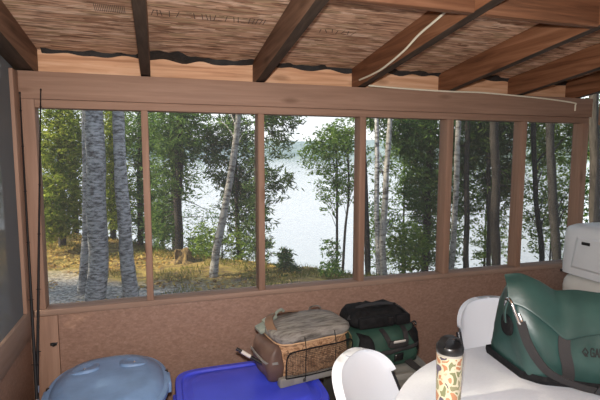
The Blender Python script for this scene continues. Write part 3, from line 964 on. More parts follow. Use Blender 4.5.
# shoulder strap with buckle over the left corner of the pad
bm = bmesh.new()
add_ribbon(bm, smooth_path([(-0.20, -0.06, 0.236), (-0.195, 0.03, 0.276), (-0.14, 0.11, 0.282), (-0.05, 0.135, 0.272), (0.02, 0.14, 0.262)], 20), (0.5, -0.7, 0.3), 0.045, 0.007)
obj('pad_strap', bm, plain('brown_webbing', (0.16, 0.09, 0.055), 0.7), pk)
bm = bmesh.new()
add_box(bm, (-0.245, 0.03, 0.222), (-0.19, 0.11, 0.248), 0.008, Matrix.Rotation(-0.35, 3, 'Y'))
add_box(bm, (-0.205, 0.07, 0.258), (-0.125, 0.115, 0.278), 0.007, Matrix.Rotation(-0.35, 3, 'Y'))
add_tube(bm, smooth_path([(-0.135, 0.09, 0.282), (-0.115, 0.1, 0.297), (-0.09, 0.105, 0.302), (-0.075, 0.11, 0.290)], 10), 0.008, 8)
obj('frame_hinge', bm, PALEG, pk)
# cords with toggles over the front
for xx, zt in ((-0.085, 0.21), (0.085, 0.215)):
    bm = bmesh.new()
    add_tube(bm, smooth_path([(xx, -0.158, zt + 0.035), (xx + 0.004, -0.166, zt - 0.03), (xx, -0.168, 0.11), (xx + 0.003, -0.164, 0.05), (xx, -0.146, 0.012)], 20), 0.0022, 6)
    cdd = obj('elastic_cord', bm, BLACKF, pk)
    bm = bmesh.new(); bmesh.ops.create_uvsphere(bm, u_segments=12, v_segments=8, radius=0.0075)
    tg = obj('toggle', bm, BLACKP, cdd); tg.location = (xx, -0.156, 0.025)
# loose camo straps at the right end and hanging off the front
STRAPC = ramp_mat('camo_strap', [(0.35, (0.05, 0.06, 0.03)), (0.5, (0.2, 0.17, 0.08)), (0.65, (0.07, 0.08, 0.045))], (20, 20, 20), 2, 4, 0.3, 0.8, 0.2)
bm = bmesh.new()
add_ribbon(bm, smooth_path([(0.135, -0.145, 0.03), (0.138, -0.175, 0.0), (0.13, -0.195, -0.06), (0.10, -0.225, -0.16), (0.09, -0.225, -0.26)], 18), (1, 0.1, 0), 0.045, 0.005)
add_ribbon(bm, smooth_path([(0.20, -0.12, 0.20), (0.228, -0.09, 0.15), (0.225, -0.08, 0.09), (0.21, -0.10, 0.05)], 14), (0.2, 1, 0.1), 0.03, 0.005)
obj('hanging_strap', bm, STRAPC, pk)

# green and black duffel on the grey tote ------------------------------------------------
GREEN2 = plain('dark_green_nylon', (0.022, 0.058, 0.042), 0.6, noise_amt=0.3, scale=9, bump=0.3, bscale=20)
gb = thing('duffel_bag', 'smaller dark green duffel with black trim on the grey tote', 'bag', (1.185, 2.255, 0.4205), 0.04)
bm = bmesh.new()


def soft(p):
    return p + noise.noise_vector(p * 11) * 0.014


ax = [(0.0, 0.17, 0.12, 4), (0.015, 0.195, 0.145, 4), (0.06, 0.212, 0.155, 3.6), (0.12, 0.215, 0.155, 3.6), (0.16, 0.208, 0.145, 3.6), (0.19, 0.185, 0.118, 3.4), (0.206, 0.14, 0.08, 3), (0.212, 0.06, 0.03, 2.5)]
add_loft(bm, ax, 64, fn=lambda p: Vector((soft(p).x, soft(p).y, max(0.0, soft(p).z) if p.z > 0.001 else 0)))
obj('main_body', bm, GREEN2, gb, sharp=80)
# black trim panels: right end corner, left corner, centre handle, horizontal strap


def bag_front(x, z):
    """outer front surface y of the green bag"""
    for (z0, a0, b0, n0), (z1, a1, b1, n1) in zip(ax, ax[1:]):
        if z0 <= z <= z1:
            f = (z - z0) / (z1 - z0); a = a0 + (a1 - a0) * f; b = b0 + (b1 - b0) * f; n_ = n0 + (n1 - n0) * f
            u = min(0.999, abs(x) / a)
            return -b * (1 - u ** n_) ** (1 / n_)
    return -0.03


def patch(name, poly, mat, parent, off=0.012, nx=10, nz=10):
    """quad patch (bl, br, tr, tl) in x,z laid on the front of the bag"""
    bm = bmesh.new(); g = []
    for i in range(nx + 1):
        row = []
        for j in range(nz + 1):
            u, v = i / nx, j / nz
            x = (poly[0][0] * (1 - u) + poly[1][0] * u) * (1 - v) + (poly[3][0] * (1 - u) + poly[2][0] * u) * v
            z = (poly[0][1] * (1 - u) + poly[1][1] * u) * (1 - v) + (poly[3][1] * (1 - u) + poly[2][1] * u) * v
            p = Vector((x, bag_front(x, z), z))
            p = p + noise.noise_vector(p * 11) * 0.014
            row.append(bm.verts.new(p + Vector((0, -off, 0.002))))
        g.append(row)
    for i in range(nx):
        for j in range(nz): bm.faces.new((g[i][j], g[i + 1][j], g[i + 1][j + 1], g[i][j + 1]))
    o = obj(name, bm, mat, parent, sharp=80)
    s_ = o.modifiers.new('solid', 'SOLIDIFY'); s_.thickness = 0.006; s_.offset = 0
    return o


patch('end_panel', [(0.155, 0.07), (0.205, 0.08), (0.185, 0.19), (0.11, 0.185)], BLACKF, gb, 0.006)
patch('end_panel', [(-0.195, 0.10), (-0.10, 0.10), (-0.13, 0.185), (-0.18, 0.185)], BLACKF, gb, 0.006)
patch('compression_strap', [(-0.19, 0.085), (0.19, 0.097), (0.19, 0.118), (-0.19, 0.106)], WEB, gb, 0.010, 24, 3)
patch('buckle', [(0.005, 0.045), (0.055, 0.045), (0.055, 0.085), (0.005, 0.085)], BLACKP, gb, 0.014, 4, 4)
bm = bmesh.new()
for s in (-1, 1):
    pts = []
    for f in range(7):
        z = 0.13 + 0.0125 * f; x = 0.025 + s * (0.045 + 0.004 * f)
        pts.append((x, bag_front(x, min(z, 0.209)) - 0.018, z))
    add_ribbon(bm, smooth_path(pts, 12), (1, 0, 0), 0.028, 0.005)
x = 0.025
add_box(bm, (x - 0.058, bag_front(x, 0.145) - 0.034, 0.122), (x + 0.060, bag_front(x, 0.145) - 0.014, 0.162), 0.008)
hd = obj('carry_handle', bm, WEB, gb)
bm = bmesh.new(); add_box(bm, (x - 0.036, bag_front(x, 0.145) - 0.038, 0.150), (x + 0.036, bag_front(x, 0.145) - 0.032, 0.166), 0.002, Matrix.Rotation(0.5, 3, 'X'))
obj('white_label', bm, plain('white_label_tape', (0.65, 0.62, 0.58), 0.6), hd)
bm = bmesh.new(); add_ribbon(bm, smooth_path([(0.10, -0.145, 0.028), (0.115, -0.178, 0.012), (0.125, -0.215, 0.004), (0.13, -0.235, 0.004)], 10), (1, 0, 0), 0.045, 0.006)
obj('strap_end', bm, WEB, gb)
bm = bmesh.new(); add_tube(bm, smooth_path([(0.180, -0.05, 0.190), (0.196, -0.06, 0.206), (0.204, -0.065, 0.200), (0.200, -0.07, 0.185)], 10), 0.005, 8)
obj('zip_pull', bm, BLACKP, gb)

# black soft bag on top
bb = thing('shoulder_bag', 'black soft bag lying flat on top of the smaller green duffel', 'bag', (1.155, 2.265, 0.630), 0.02)
bm = bmesh.new()
add_loft(bm, [(0.0, 0.155, 0.085, 3.4), (0.012, 0.18, 0.11, 3.4), (0.035, 0.192, 0.122, 3.2), (0.06, 0.185, 0.115, 3.2), (0.08, 0.165, 0.098, 3.2), (0.092, 0.13, 0.07, 3), (0.096, 0.05, 0.03, 2.4)], 56,
         fn=lambda p: p + Vector((0, 0, 0.018 * p.x / 0.18 * 0)) + noise.noise_vector(p * 15) * 0.022 * min(1, p.z / 0.03))
obj('bag_body', bm, BLACKF, bb, sharp=80)
bm = bmesh.new()
add_box(bm, (-0.15, -0.135, 0.012), (0.06, -0.10, 0.075), 0.012)
add_box(bm, (0.075, -0.132, 0.010), (0.165, -0.098, 0.070), 0.012)
obj('front_pocket', bm, BLACKF, bb)
bm = bmesh.new()
add_ribbon(bm, smooth_path([(-0.18, -0.06, 0.05), (-0.12, -0.03, 0.098), (0.0, -0.02, 0.108), (0.12, -0.03, 0.098), (0.185, -0.06, 0.05)], 20), (0, 1, 0.1), 0.03, 0.005)
obj('top_strap', bm, WEB, bb)
bm = bmesh.new(); add_box(bm, (0.02, -0.139, 0.028), (0.05, -0.132, 0.066), 0.003); obj('buckle', bm, BLACKP, bb)

# white coolers on a bench by the right wall -------------------------------------------------
COOL = plain('white_cooler_plastic', (0.66, 0.68, 0.70), 0.4, noise_amt=0.03, scale=8)
COOL2 = plain('off_white_cooler_plastic', (0.62, 0.61, 0.57), 0.45, noise_amt=0.05, scale=8)
bench = thing('wooden_bench', 'low wooden bench against the right wall under the white coolers', 'bench', (2.92, 1.95, 0))
box_obj('seat_board', (-0.22, -0.55, 0.37), (0.22, 0.52, 0.405), PAINT, bench)
for yy in (-0.48, 0.45): box_obj('leg', (-0.20, yy - 0.02, 0.0), (0.20, yy + 0.02, 0.37), PAINT, bench)


def cooler(label, z, h, mat, dx, rows):
    o = thing('cooler', label, 'cooler', (2.91 + dx, 2.115, z), 0)
    a, b = 0.205, 0.35
    hb = h * rows
    bm = bmesh.new()
    add_loft(bm, [(0.0, a - 0.03, b - 0.03, 8), (0.006, a - 0.012, b - 0.012, 8), (0.03, a - 0.006, b - 0.006, 8), (hb, a, b, 8)], 64)
    body = obj('body', bm, mat, o)
    bm = bmesh.new()
    add_loft(bm, [(hb + 0.0015, a + 0.001, b + 0.001, 8), (h - 0.05, a - 0.006, b - 0.004, 8), (h - 0.022, a - 0.018, b - 0.014, 7), (h - 0.006, a - 0.045, b - 0.04, 6), (h, a - 0.09, b - 0.09, 5), (h + 0.002, 0.04, 0.1, 3)], 64)
    ld_ = obj('lid', bm, mat, o)
    return o, body, ld_, a, b, hb


c1, b1, l1, a, b, hb = cooler('off white cooler at the bottom of the stack by the right wall', 0.4055, 0.345, COOL2, 0.012, 0.72)
c2, b2, l2, a, b, hb = cooler('white cooler with a dark slot, on top of the stack by the right wall', 0.757, 0.345, COOL, 0.0, 0.0015)
# moulded recess with a dark slot on the room side of the upper cooler
bm = bmesh.new()
x0 = -0.203
fr = [(-0.06, 0.05), (0.245, 0.05), (0.215, 0.272), (-0.06, 0.278)]
outer = [bm.verts.new((x0 - 0.002 + (0.006 if z > 0.2 else 0), y, z)) for y, z in fr]
inner = [bm.verts.new((x0 - 0.012 + (0.006 if z > 0.2 else 0), y - 0.02 if y > 0 else y + 0.01, z - 0.015 if z > 0.1 else z + 0.015)) for y, z in fr]
for q in range(4): bm.faces.new((outer[q], outer[(q + 1) % 4], inner[(q + 1) % 4], inner[q]))
bm.faces.new(inner)
pn = obj('front_panel', bm, COOL, c2, smooth=False)
bm = bmesh.new(); add_box(bm, (x0 - 0.012, 0.105, 0.222), (x0 - 0.003, 0.165, 0.243), 0.003); obj('slot', bm, BLACKP, pn)
bm = bmesh.new(); add_box(bm, (-0.19, 0.315, -0.003), (0.17, 0.342, 0.014), 0.003)
obj('rear_hinge', bm, BLACKP, c2)

# fishing rods in the left corner ---------------------------------------------------------------
ROD = plain('black_graphite', (0.006, 0.005, 0.006), 0.6, spec=0.2)
GRIP = plain('dark_foam_grip', (0.02, 0.017, 0.016), 0.8)
PURP = plain('purple_anodised', (0.16, 0.03, 0.22), 0.25, 0.8)


def rod(label, base, tip):
    base = Vector(base); tip = Vector(tip); d = (tip - base)
    o = thing('fishing_rod', label, 'fishing rod', base, 0, 'fishing rods in the left corner')
    f = lambda a: d * a
    n_ = d.normalized(); sidev = Vector((0.25, -0.97, 0)); sidev = (sidev - n_ * sidev.dot(n_)).normalized()
    bm = bmesh.new(); add_tube(bm, [f(0.0 + i / 20) for i in range(21)], [0.0088 - 0.0058 * i / 20 for i in range(21)], 8); obj('blank', bm, ROD, o)
    bm = bmesh.new(); add_tube(bm, [f(0.0), f(0.004), f(0.12), f(0.135)], [0.011, 0.0135, 0.0125, 0.009], 12); obj('grip', bm, GRIP, o)
    bm = bmesh.new(); add_tube(bm, [f(0.137), f(0.145), f(0.185), f(0.192)], [0.009, 0.0105, 0.0105, 0.009], 12); obj('reel_seat', bm, PURP, o)
    bm = bmesh.new(); add_tube(bm, [f(0.195), f(0.25), f(0.262)], [0.0115, 0.010, 0.008], 12); obj('fore_grip', bm, GRIP, o)
    bm = bmesh.new(); add_tube(bm, [f(0.27), f(0.285)], [0.0082, 0.0082], 10); obj('silver_ring', bm, STEEL, o)
    for a, r_ in ((0.36, 0.013), (0.50, 0.010), (0.63, 0.0075), (0.75, 0.006), (0.86, 0.005), (0.95, 0.0045), (0.995, 0.004)):
        bm = bmesh.new()
        c = f(a) + sidev * (r_ + 0.006)
        pts = [c + (sidev * math.cos(k_ * PI / 6) + n_.cross(sidev) * math.sin(k_ * PI / 6)) * r_ for k_ in range(13)]
        add_tube(bm, pts, 0.0013, 6, cap=False)
        add_tube(bm, [f(a - 0.006), f(a) + sidev * 0.006], 0.0018, 6)
        obj('line_guide', bm, ROD, o)
    return o


rod('black fishing rod with its tip against the front header', (-0.542, 2.05, 0.0), (-0.545, 2.595, 1.905))
rod('black fishing rod leaning along the left screen, its tip in the corner', (-0.482, 1.93, 0.0), (-0.615, 2.50, 1.875))
# small latch on the corner board
hk = thing('hook_latch', 'small black hook latch on the corner board behind the fishing rods', 'latch', (-0.567, 2.624, 0.565))
bm = bmesh.new(); add_box(bm, (-0.006, -0.004, -0.008), (0.026, 0.004, 0.008), 0.002); obj('plate', bm, BLACKP, hk)
bm = bmesh.new(); add_tube(bm, smooth_path([(0.0, -0.004, 0.0), (0.012, -0.016, -0.006), (0.026, -0.018, 0.004), (0.03, -0.012, 0.012)], 10), 0.0025, 6); obj('hook', bm, BLACKP, hk)


# ------------------------------------------------------------------ outdoors
def bank_d(x, y): return (x + y - 9.4 + 0.35 * math.sin(x * 1.1) ) / 1.414


def ground_z(x, y):
    d = bank_d(x, y)
    z = -0.36 + 0.05 * noise.noise(Vector((x * 0.5, y * 0.5, 0))) + 0.035 * noise.noise(Vector((x * 1.7, y * 1.7, 4)))
    if d > 0: z -= 0.42 * d * min(1, d / 1.2)
    if y > 2.9 and d < 0: z += 0.0
    return max(z, -7)


GRASSG = ramp_mat('forest_floor', [(0.26, (0.035, 0.025, 0.016)), (0.40, (0.12, 0.08, 0.035)), (0.52, (0.24, 0.175, 0.05)), (0.62, (0.13, 0.11, 0.03)), (0.78, (0.34, 0.24, 0.09))],
                  (1, 1.6, 1), 2.6, 10, 0.6, 0.95, 0.8)
nt = GRASSG.node_tree
b_ = nt.nodes['Principled BSDF']; old = b_.inputs['Base Color'].links[0].from_socket
tc = nt.nodes.new('ShaderNodeTexCoord'); sx = nt.nodes.new('ShaderNodeSeparateXYZ')
n = nt.nodes.new('ShaderNodeTexNoise'); n.inputs['Scale'].default_value = 0.9; n.inputs['Detail'].default_value = 5
a1 = nt.nodes.new('ShaderNodeMath'); a1.operation = 'MULTIPLY_ADD'; a1.inputs[1].default_value = 2.4
s1 = nt.nodes.new('ShaderNodeMath'); s1.operation = 'ADD'
mr = nt.nodes.new('ShaderNodeMapRange'); mr.inputs['From Min'].default_value = 8.6; mr.inputs['From Max'].default_value = 7.7
n3 = nt.nodes.new('ShaderNodeTexNoise'); n3.inputs['Scale'].default_value = 20; n3.inputs['Detail'].default_value = 8
r3 = nt.nodes.new('ShaderNodeValToRGB')
r3.color_ramp.elements[0].position = 0.35; r3.color_ramp.elements[0].color = (0.075, 0.068, 0.064, 1)
r3.color_ramp.elements[1].position = 0.65; r3.color_ramp.elements[1].color = (0.38, 0.36, 0.345, 1)
mx = nt.nodes.new('ShaderNodeMix'); mx.data_type = 'RGBA'
L = nt.links.new
L(tc.outputs['Object'], sx.inputs[0]); L(tc.outputs['Object'], n.inputs['Vector']); L(tc.outputs['Object'], n3.inputs['Vector'])
L(n.outputs['Fac'], a1.inputs[0]); L(sx.outputs['Y'], a1.inputs[2])
L(sx.outputs['X'], s1.inputs[1])
mul = nt.nodes.new('ShaderNodeMath'); mul.operation = 'MULTIPLY_ADD'; mul.inputs[1].default_value = 0.55
L(sx.outputs['X'], mul.inputs[0]); L(a1.outputs[0], mul.inputs[2])
L(mul.outputs[0], mr.inputs['Value']); L(n3.outputs['Fac'], r3.inputs['Fac'])
L(mr.outputs['Result'], mx.inputs['Factor']); L(old, mx.inputs['A']); L(r3.outputs['Color'], mx.inputs['B'])
L(mx.outputs['Result'], b_.inputs['Base Color'])

bm = bmesh.new(); g = []
gx = list(np.linspace(-30, -4, 22)) + list(np.linspace(-3.7, 9, 70)) + list(np.linspace(9.5, 26, 20))
gy = list(np.linspace(-12, 2, 10)) + list(np.linspace(2.4, 15, 70)) + list(np.linspace(16, 48, 26))
for x in gx: g.append([bm.verts.new((x, y, ground_z(x, y))) for y in gy])
for i in range(len(gx) - 1):
    for j in range(len(gy) - 1): bm.faces.new((g[i][j], g[i + 1][j], g[i + 1][j + 1], g[i][j + 1]))
struct(obj('ground', bm, GRASSG, sharp=90))

# lake and far shore
LZ = -4.0
m, nt, b_ = new_mat('lake_water')
b_.inputs['Base Color'].default_value = (0.24, 0.265, 0.29, 1); b_.inputs['Roughness'].default_value = 0.12
b_.inputs['Specular IOR Level'].default_value = 1.0
tc = nt.nodes.new('ShaderNodeTexCoord'); mp = nt.nodes.new('ShaderNodeMapping'); mp.inputs['Scale'].default_value = (1.2, 2.4, 1)
n = nt.nodes.new('ShaderNodeTexNoise'); n.inputs['Scale'].default_value = 1.0; n.inputs['Detail'].default_value = 4
bp = nt.nodes.new('ShaderNodeBump'); bp.inputs['Strength'].default_value = 0.25; bp.inputs['Distance'].default_value = 0.1
nt.links.new(tc.outputs['Object'], mp.inputs['Vector']); nt.links.new(mp.outputs['Vector'], n.inputs['Vector'])
nt.links.new(n.outputs['Fac'], bp.inputs['Height']); nt.links.new(bp.outputs['Normal'], b_.inputs['Normal'])
WATER = m
bm = bmesh.new()
v = [bm.verts.new(p) for p in ((-400, 8, LZ), (900, -300, LZ), (1100, 900, LZ), (-500, 900, LZ))]
bm.faces.new(v)
struct(obj('lake', bm, WATER, smooth=False))

HILL = ramp_mat('far_wooded_shore', [(0.3, (0.105, 0.15, 0.175)), (0.55, (0.15, 0.20, 0.225)), (0.8, (0.19, 0.24, 0.255))], (0.05, 0.05, 0.12), 1.5, 8, 0.2, 1.0, 0)  # distant air haze is put into this pale blue colour
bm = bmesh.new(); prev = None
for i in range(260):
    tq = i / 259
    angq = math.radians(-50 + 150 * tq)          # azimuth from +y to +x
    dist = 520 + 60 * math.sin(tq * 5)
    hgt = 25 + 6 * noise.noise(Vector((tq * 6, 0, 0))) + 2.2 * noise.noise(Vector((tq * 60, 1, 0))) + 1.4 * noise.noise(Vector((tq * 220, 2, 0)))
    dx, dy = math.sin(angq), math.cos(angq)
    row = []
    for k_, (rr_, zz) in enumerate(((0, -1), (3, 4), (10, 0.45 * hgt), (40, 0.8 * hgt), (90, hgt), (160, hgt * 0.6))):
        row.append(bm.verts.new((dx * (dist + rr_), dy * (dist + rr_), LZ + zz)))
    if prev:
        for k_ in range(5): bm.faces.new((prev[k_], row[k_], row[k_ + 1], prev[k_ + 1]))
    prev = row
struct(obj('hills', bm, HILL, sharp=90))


# trees ---------------------------------------------------------------------------
def leaves_mesh(name, clusters, size, asp, per, spread, droop, seed, mat):
    """clusters: array of (x,y,z,r). Each holds `per` leaf blades round a small spray"""
    R = np.random.RandomState(seed)
    cl = np.array(clusters, float); n = len(cl) * per
    idx = np.repeat(np.arange(len(cl)), per)
    sr = cl[idx, 3][:, None]
    dirs = R.normal(size=(len(cl), 3)); dirs[:, 2] = dirs[:, 2] * 0.3 - droop
    dirs /= np.linalg.norm(dirs, axis=1)[:, None]
    tt_ = R.uniform(-1, 1, (n, 1))
    pos = cl[idx, :3] + dirs[idx] * tt_ * sr * spread + R.normal(size=(n, 3)) * sr * 0.32 * np.array([1, 1, 0.55])
    ax_ = dirs[idx] + R.normal(size=(n, 3)) * 0.55; ax_ /= np.linalg.norm(ax_, axis=1)[:, None]
    sd = np.cross(ax_, R.normal(size=(n, 3))); sd /= np.linalg.norm(sd, axis=1)[:, None] + 1e-9
    s = size * R.uniform(0.6, 1.35, (n, 1))
    a = ax_ * s; w = sd * s * asp
    V = np.empty((n, 4, 3)); V[:, 0] = pos - a; V[:, 1] = pos + w * 0.5 - a * 0.1; V[:, 2] = pos + a; V[:, 3] = pos - w * 0.5 - a * 0.1
    me = bpy.data.meshes.new(name)
    me.from_pydata(V.reshape(-1, 3).tolist(), [], np.arange(n * 4).reshape(-1, 4).tolist())
    me.materials.append(mat)
    return me


LEAFSPEC = {  # size, aspect, per cluster, spread, droop
    'cedar': (0.062, 0.45, 14, 0.9, 0.25), 'spruce': (0.062, 0.36, 14, 1.1, 0.35), 'hemlock': (0.060, 0.38, 14, 1.1, 0.3),
    'birch': (0.030, 0.75, 10, 0.9, 0.2), 'bush': (0.034, 0.70, 12, 0.8, 0.0)}
seedc = [100]
DENS = 1.8


def tree(name, label, cat, trunk, blobs, leaf, barkk, group=None, crown=None, branch=5, sky=True):
    """trunk: list of (Vector point, radius) from low to high. blobs: (centre, rx, ry, rz, clusters, cluster radius)"""
    seedc[0] += 1; R = random.Random(seedc[0])
    p0 = trunk[0][0]
    gz = ground_z(p0.x, p0.y)
    pts = [q[0].copy() for q in trunk]; rad = [q[1] for q in trunk]
    if pts[0].z > gz - 0.05:
        d = pts[0] - pts[1]
        pts.insert(0, Vector((p0.x, p0.y, gz - 0.15))); rad.insert(0, rad[0] * 1.25)
    base = Vector((pts[0].x, pts[0].y, gz))
    t = thing(name, label, cat, base, 0, group)
    n_ = 6 * (len(pts) - 1)
    P = smooth_path(pts, n_)
    Rr = [float(np.interp(i / n_ * (len(pts) - 1), range(len(pts)), rad)) for i in range(n_ + 1)]
    bm = bmesh.new()
    Q = []
    for i, p in enumerate(P):
        wob = noise.noise_vector(p * 1.3 + Vector((seedc[0], 0, 0))) * Rr[i] * 0.5
        Q.append(p - base + wob)
    rad2 = [r_ * (1 + 0.12 * noise.noise(p * 5)) for r_, p in zip(Rr, P)]
    add_tube(bm, Q, rad2, 12)
    cl = []
    allb = list(blobs)
    if crown: allb.append(crown)
    for (c, rx, ry, rz, nc, cr) in allb:
        nc = int(nc * DENS)
        for q in range(nc):
            while True:
                u = Vector((R.uniform(-1, 1), R.uniform(-1, 1), R.uniform(-1, 1)))
                if u.length <= 1: break
            cl.append((c.x + u.x * rx - base.x, c.y + u.y * ry - base.y, c.z + u.z * rz - base.z, cr * 1.25 * R.uniform(0.6, 1.4)))
            # a branch from the trunk to some clusters
            if q % max(1, nc // branch) == 0:
                e_ = Vector(cl[-1][:3])
                zt = e_.z + (0.25 if leaf in ('spruce', 'hemlock', 'cedar') else -0.35)
                j = min(range(len(Q)), key=lambda k_: abs(Q[k_].z - zt))
                s_ = Q[j]
                if (e_ - s_).length < 3.2:
                    mid = s_.lerp(e_, 0.5) + Vector((0, 0, 0.06))
                    add_tube(bm, smooth_path([s_, mid, e_], 6), [max(0.004, min(rad2[j] * 0.3, 0.016)) * (1 - 0.8 * k_ / 6) for k_ in range(7)], 5, cap=False)
    obj('trunk', bm, BARK[barkk], t)
    if cl:
        sz, asp, per, spr, dr = LEAFSPEC[leaf]
        me = leaves_mesh('foliage', cl, sz, asp, per, spr, dr, seedc[0], LEAF[leaf])
        o = bpy.data.objects.new('foliage', me); C.objects.link(o); o.parent = t
    return t


def T(pxs, Y, w0, w1, top=None):
    """trunk points from pixels of the photo at a chosen distance, continued straight up"""
    out = []
    nP = len(pxs)
    for i, (x, y) in enumerate(pxs):
        p = at(x, y, Y)
        dep = float(np.dot(np.array(p) - CAM, FV))
        w = w0 + (w1 - w0) * i / max(1, nP - 1)
        out.append((p, w * dep / FPX / 2))
    d = (out[-1][0] - out[-2][0]).normalized() if nP > 1 else Vector((0, 0, 1))
    d = (d + Vector((0, 0, 1.5))).normalized()
    for k_ in (1, 2, 3):
        out.append((out[nP - 1][0] + d * k_ * 1.7, out[nP - 1][1] * (1 - 0.28 * k_)))
    return out


def B(x0, x1, y0, y1, Y, nc, cr=0.12, dz=None):
    """foliage blob seen over a patch of the photo, with real depth"""
    c = at((x0 + x1) / 2, (y0 + y1) / 2, Y)
    dep = float(np.dot(np.array(c) - CAM, FV))
    rx = (x1 - x0) / 2 * dep / FPX; rz = (y1 - y0) / 2 * dep / FPX
    return (c, rx * 1.08, dz if dz else max(0.4, min(rx, 1.2)), rz * 1.08, nc, cr)


def crown_over(px, Y, r, z0, z1, nc):
    c = at(px, 120, Y); return (Vector((c.x, c.y, (z0 + z1) / 2)), r, r, (z1 - z0) / 2, nc, 0.22)


# --- seen through the first screen
tree('birch_tree', 'thick grey barked birch, the widest trunk outside the leftmost screen', 'tree', T([(96, 305), (98, 200), (94, 105)], 6.4, 20, 17), [], 'birch', 'birch', crown=crown_over(94, 6.4, 1.4, 4.2, 7.5, 60))
tree('birch_tree', 'slim birch close against the left side of the thickest birch', 'tree', T([(81, 305), (84, 250), (86, 200), (85, 105)], 6.75, 9, 5), [], 'birch', 'birch')
tree('birch_tree', 'grey leaning birch right of the thickest birch, outside the leftmost screen', 'tree', T([(133, 305), (126, 250), (121, 190), (119, 105)], 6.35, 15, 11), [], 'birch', 'birch', crown=crown_over(119, 6.35, 1.3, 4.2, 7.0, 50))
tree('cedar_tree', 'sunlit yellow green cedar filling the left of the leftmost screen', 'tree', T([(62, 250), (60, 170), (60, 105)], 10.5, 7, 5),
     [B(40, 86, 105, 175, 10.3, 210), B(36, 84, 165, 238, 10.2, 230), B(30, 60, 190, 244, 9.8, 70)], 'cedar', 'grey', crown=crown_over(60, 10.5, 1.0, 3.6, 7, 30))
tree('cedar_tree', 'sunlit cedar showing between the two big birches', 'tree', T([(113, 240), (112, 170), (111, 105)], 11.2, 6, 5),
     [B(100, 128, 105, 170, 11, 110), B(98, 130, 160, 228, 11, 130)], 'cedar', 'grey', crown=crown_over(111, 11.2, 1.0, 3.6, 7, 20))
tree('spruce_tree', 'dark spruce at the right edge of the leftmost screen', 'tree', T([(140, 250), (140, 170), (141, 105)], 10.2, 6, 5),
     [B(122, 160, 105, 165, 10.2, 110), B(128, 165, 160, 240, 10.2, 110)], 'hemlock', 'dark', crown=crown_over(140, 10.2, 1.0, 3.4, 7.5, 70))
# --- second screen
tree('spruce_tree', 'dark straight spruce trunk in the left half of the second screen', 'tree', T([(178, 258), (178, 200), (181, 105)], 9.0, 8, 8),
     [B(150, 215, 105, 160, 9.0, 230), B(150, 190, 150, 205, 9.2, 90), B(150, 172, 200, 246, 9.3, 60)], 'hemlock', 'dark', crown=crown_over(180, 9, 1.3, 3.0, 8, 110))
tree('birch_tree', 'slender pale birch leaning right in the second screen', 'tree', T([(211, 290), (214, 268), (219, 240), (227, 200), (232, 165), (239, 105)], 7.1, 9, 6), [B(215, 262, 106, 135, 7.4, 16, 0.1)], 'birch', 'pale', crown=crown_over(243, 7.1, 1.2, 4.0, 7.0, 60))
tree('spruce_tree', 'dark thin spruce trunk right of the leaning pale birch', 'tree', T([(241, 262), (237, 215), (233, 105)], 8.6, 5, 4),
     [B(205, 260, 115, 190, 8.8, 190), B(222, 262, 180, 236, 8.8, 110)], 'spruce', 'dark', crown=crown_over(235, 8.6, 1.2, 3.0, 7.5, 90))
tree('spruce_tree', 'dark spruce behind the second post, its boughs reaching into the third screen', 'tree', T([(257, 262), (257, 200), (257, 105)], 8.0, 5, 5),
     [B(258, 300, 104, 134, 7.9, 48, 0.09), B(262, 290, 130, 158, 7.9, 18, 0.08), B(262, 294, 166, 204, 7.9, 24, 0.08), B(248, 268, 140, 260, 8.0, 70), B(258, 270, 236, 264, 7.9, 10, 0.07)], 'spruce', 'dark', crown=crown_over(257, 8, 1.1, 3.0, 7, 80))
tree('leafy_bush', 'light green bush on the bank below the leaning pale birch', 'bush', T([(222, 275), (222, 250), (222, 225)], 8.5, 2, 1)[:3],
     [B(190, 222, 222, 262, 8.6, 70, 0.09), B(222, 256, 228, 266, 8.5, 80, 0.09)], 'bush', 'dark')
st_ = thing('tree_stump', 'weathered tree stump on the bank in the second screen', 'stump', tuple(Vector((at(183, 262, 8.3).x, 8.3, ground_z(at(183, 262, 8.3).x, 8.3)))))
bm = bmesh.new()
add_loft(bm, [(-0.1, 0.30, 0.22, 2), (0.0, 0.25, 0.19, 2), (0.09, 0.16, 0.13, 2), (0.20, 0.125, 0.105, 2), (0.24, 0.10, 0.09, 2), (0.20, 0.05, 0.05, 2)], 28, fn=lambda p: p + noise.noise_vector(p * 9) * 0.10)
obj('stump_wood', bm, ramp_mat('stump_wood', [(0.35, (0.05, 0.035, 0.02)), (0.62, (0.22, 0.15, 0.06))], (12, 12, 3), 2, 6, 0, 0.9, 0.4), st_)
# --- third screen
tree('sapling_tree', 'left of the two thin saplings standing against the lake in the third screen', 'tree', T([(337, 282), (337, 230), (337, 180), (336, 130)], 7.0, 3, 1.6)[:4],
     [B(316, 350, 122, 160, 7.0, 95, 0.09), B(300, 340, 138, 176, 7.0, 80, 0.09), B(318, 340, 168, 215, 7.0, 40, 0.08), B(322, 338, 238, 264, 6.9, 20, 0.07)], 'birch', 'grey', branch=10)
tree('sapling_tree', 'right of the two thin saplings standing against the lake in the third screen', 'tree', T([(342, 282), (345, 230), (349, 190), (347, 130)], 6.9, 3, 1.6)[:4],
     [B(332, 358, 118, 158, 6.9, 70, 0.09), B(334, 358, 158, 205, 6.9, 60, 0.09), B(316, 344, 262, 274, 6.7, 26, 0.06)], 'birch', 'grey', branch=8)
tree('spruce_seedling', 'small dark spruce seedling on the grassy bank in the third screen', 'tree', T([(285, 276), (285, 262), (285, 248)], 7.2, 2, 0.8)[:3],
     [B(276, 296, 262, 274, 7.2, 26, 0.06), B(280, 291, 250, 264, 7.2, 14, 0.05)], 'spruce', 'dark')
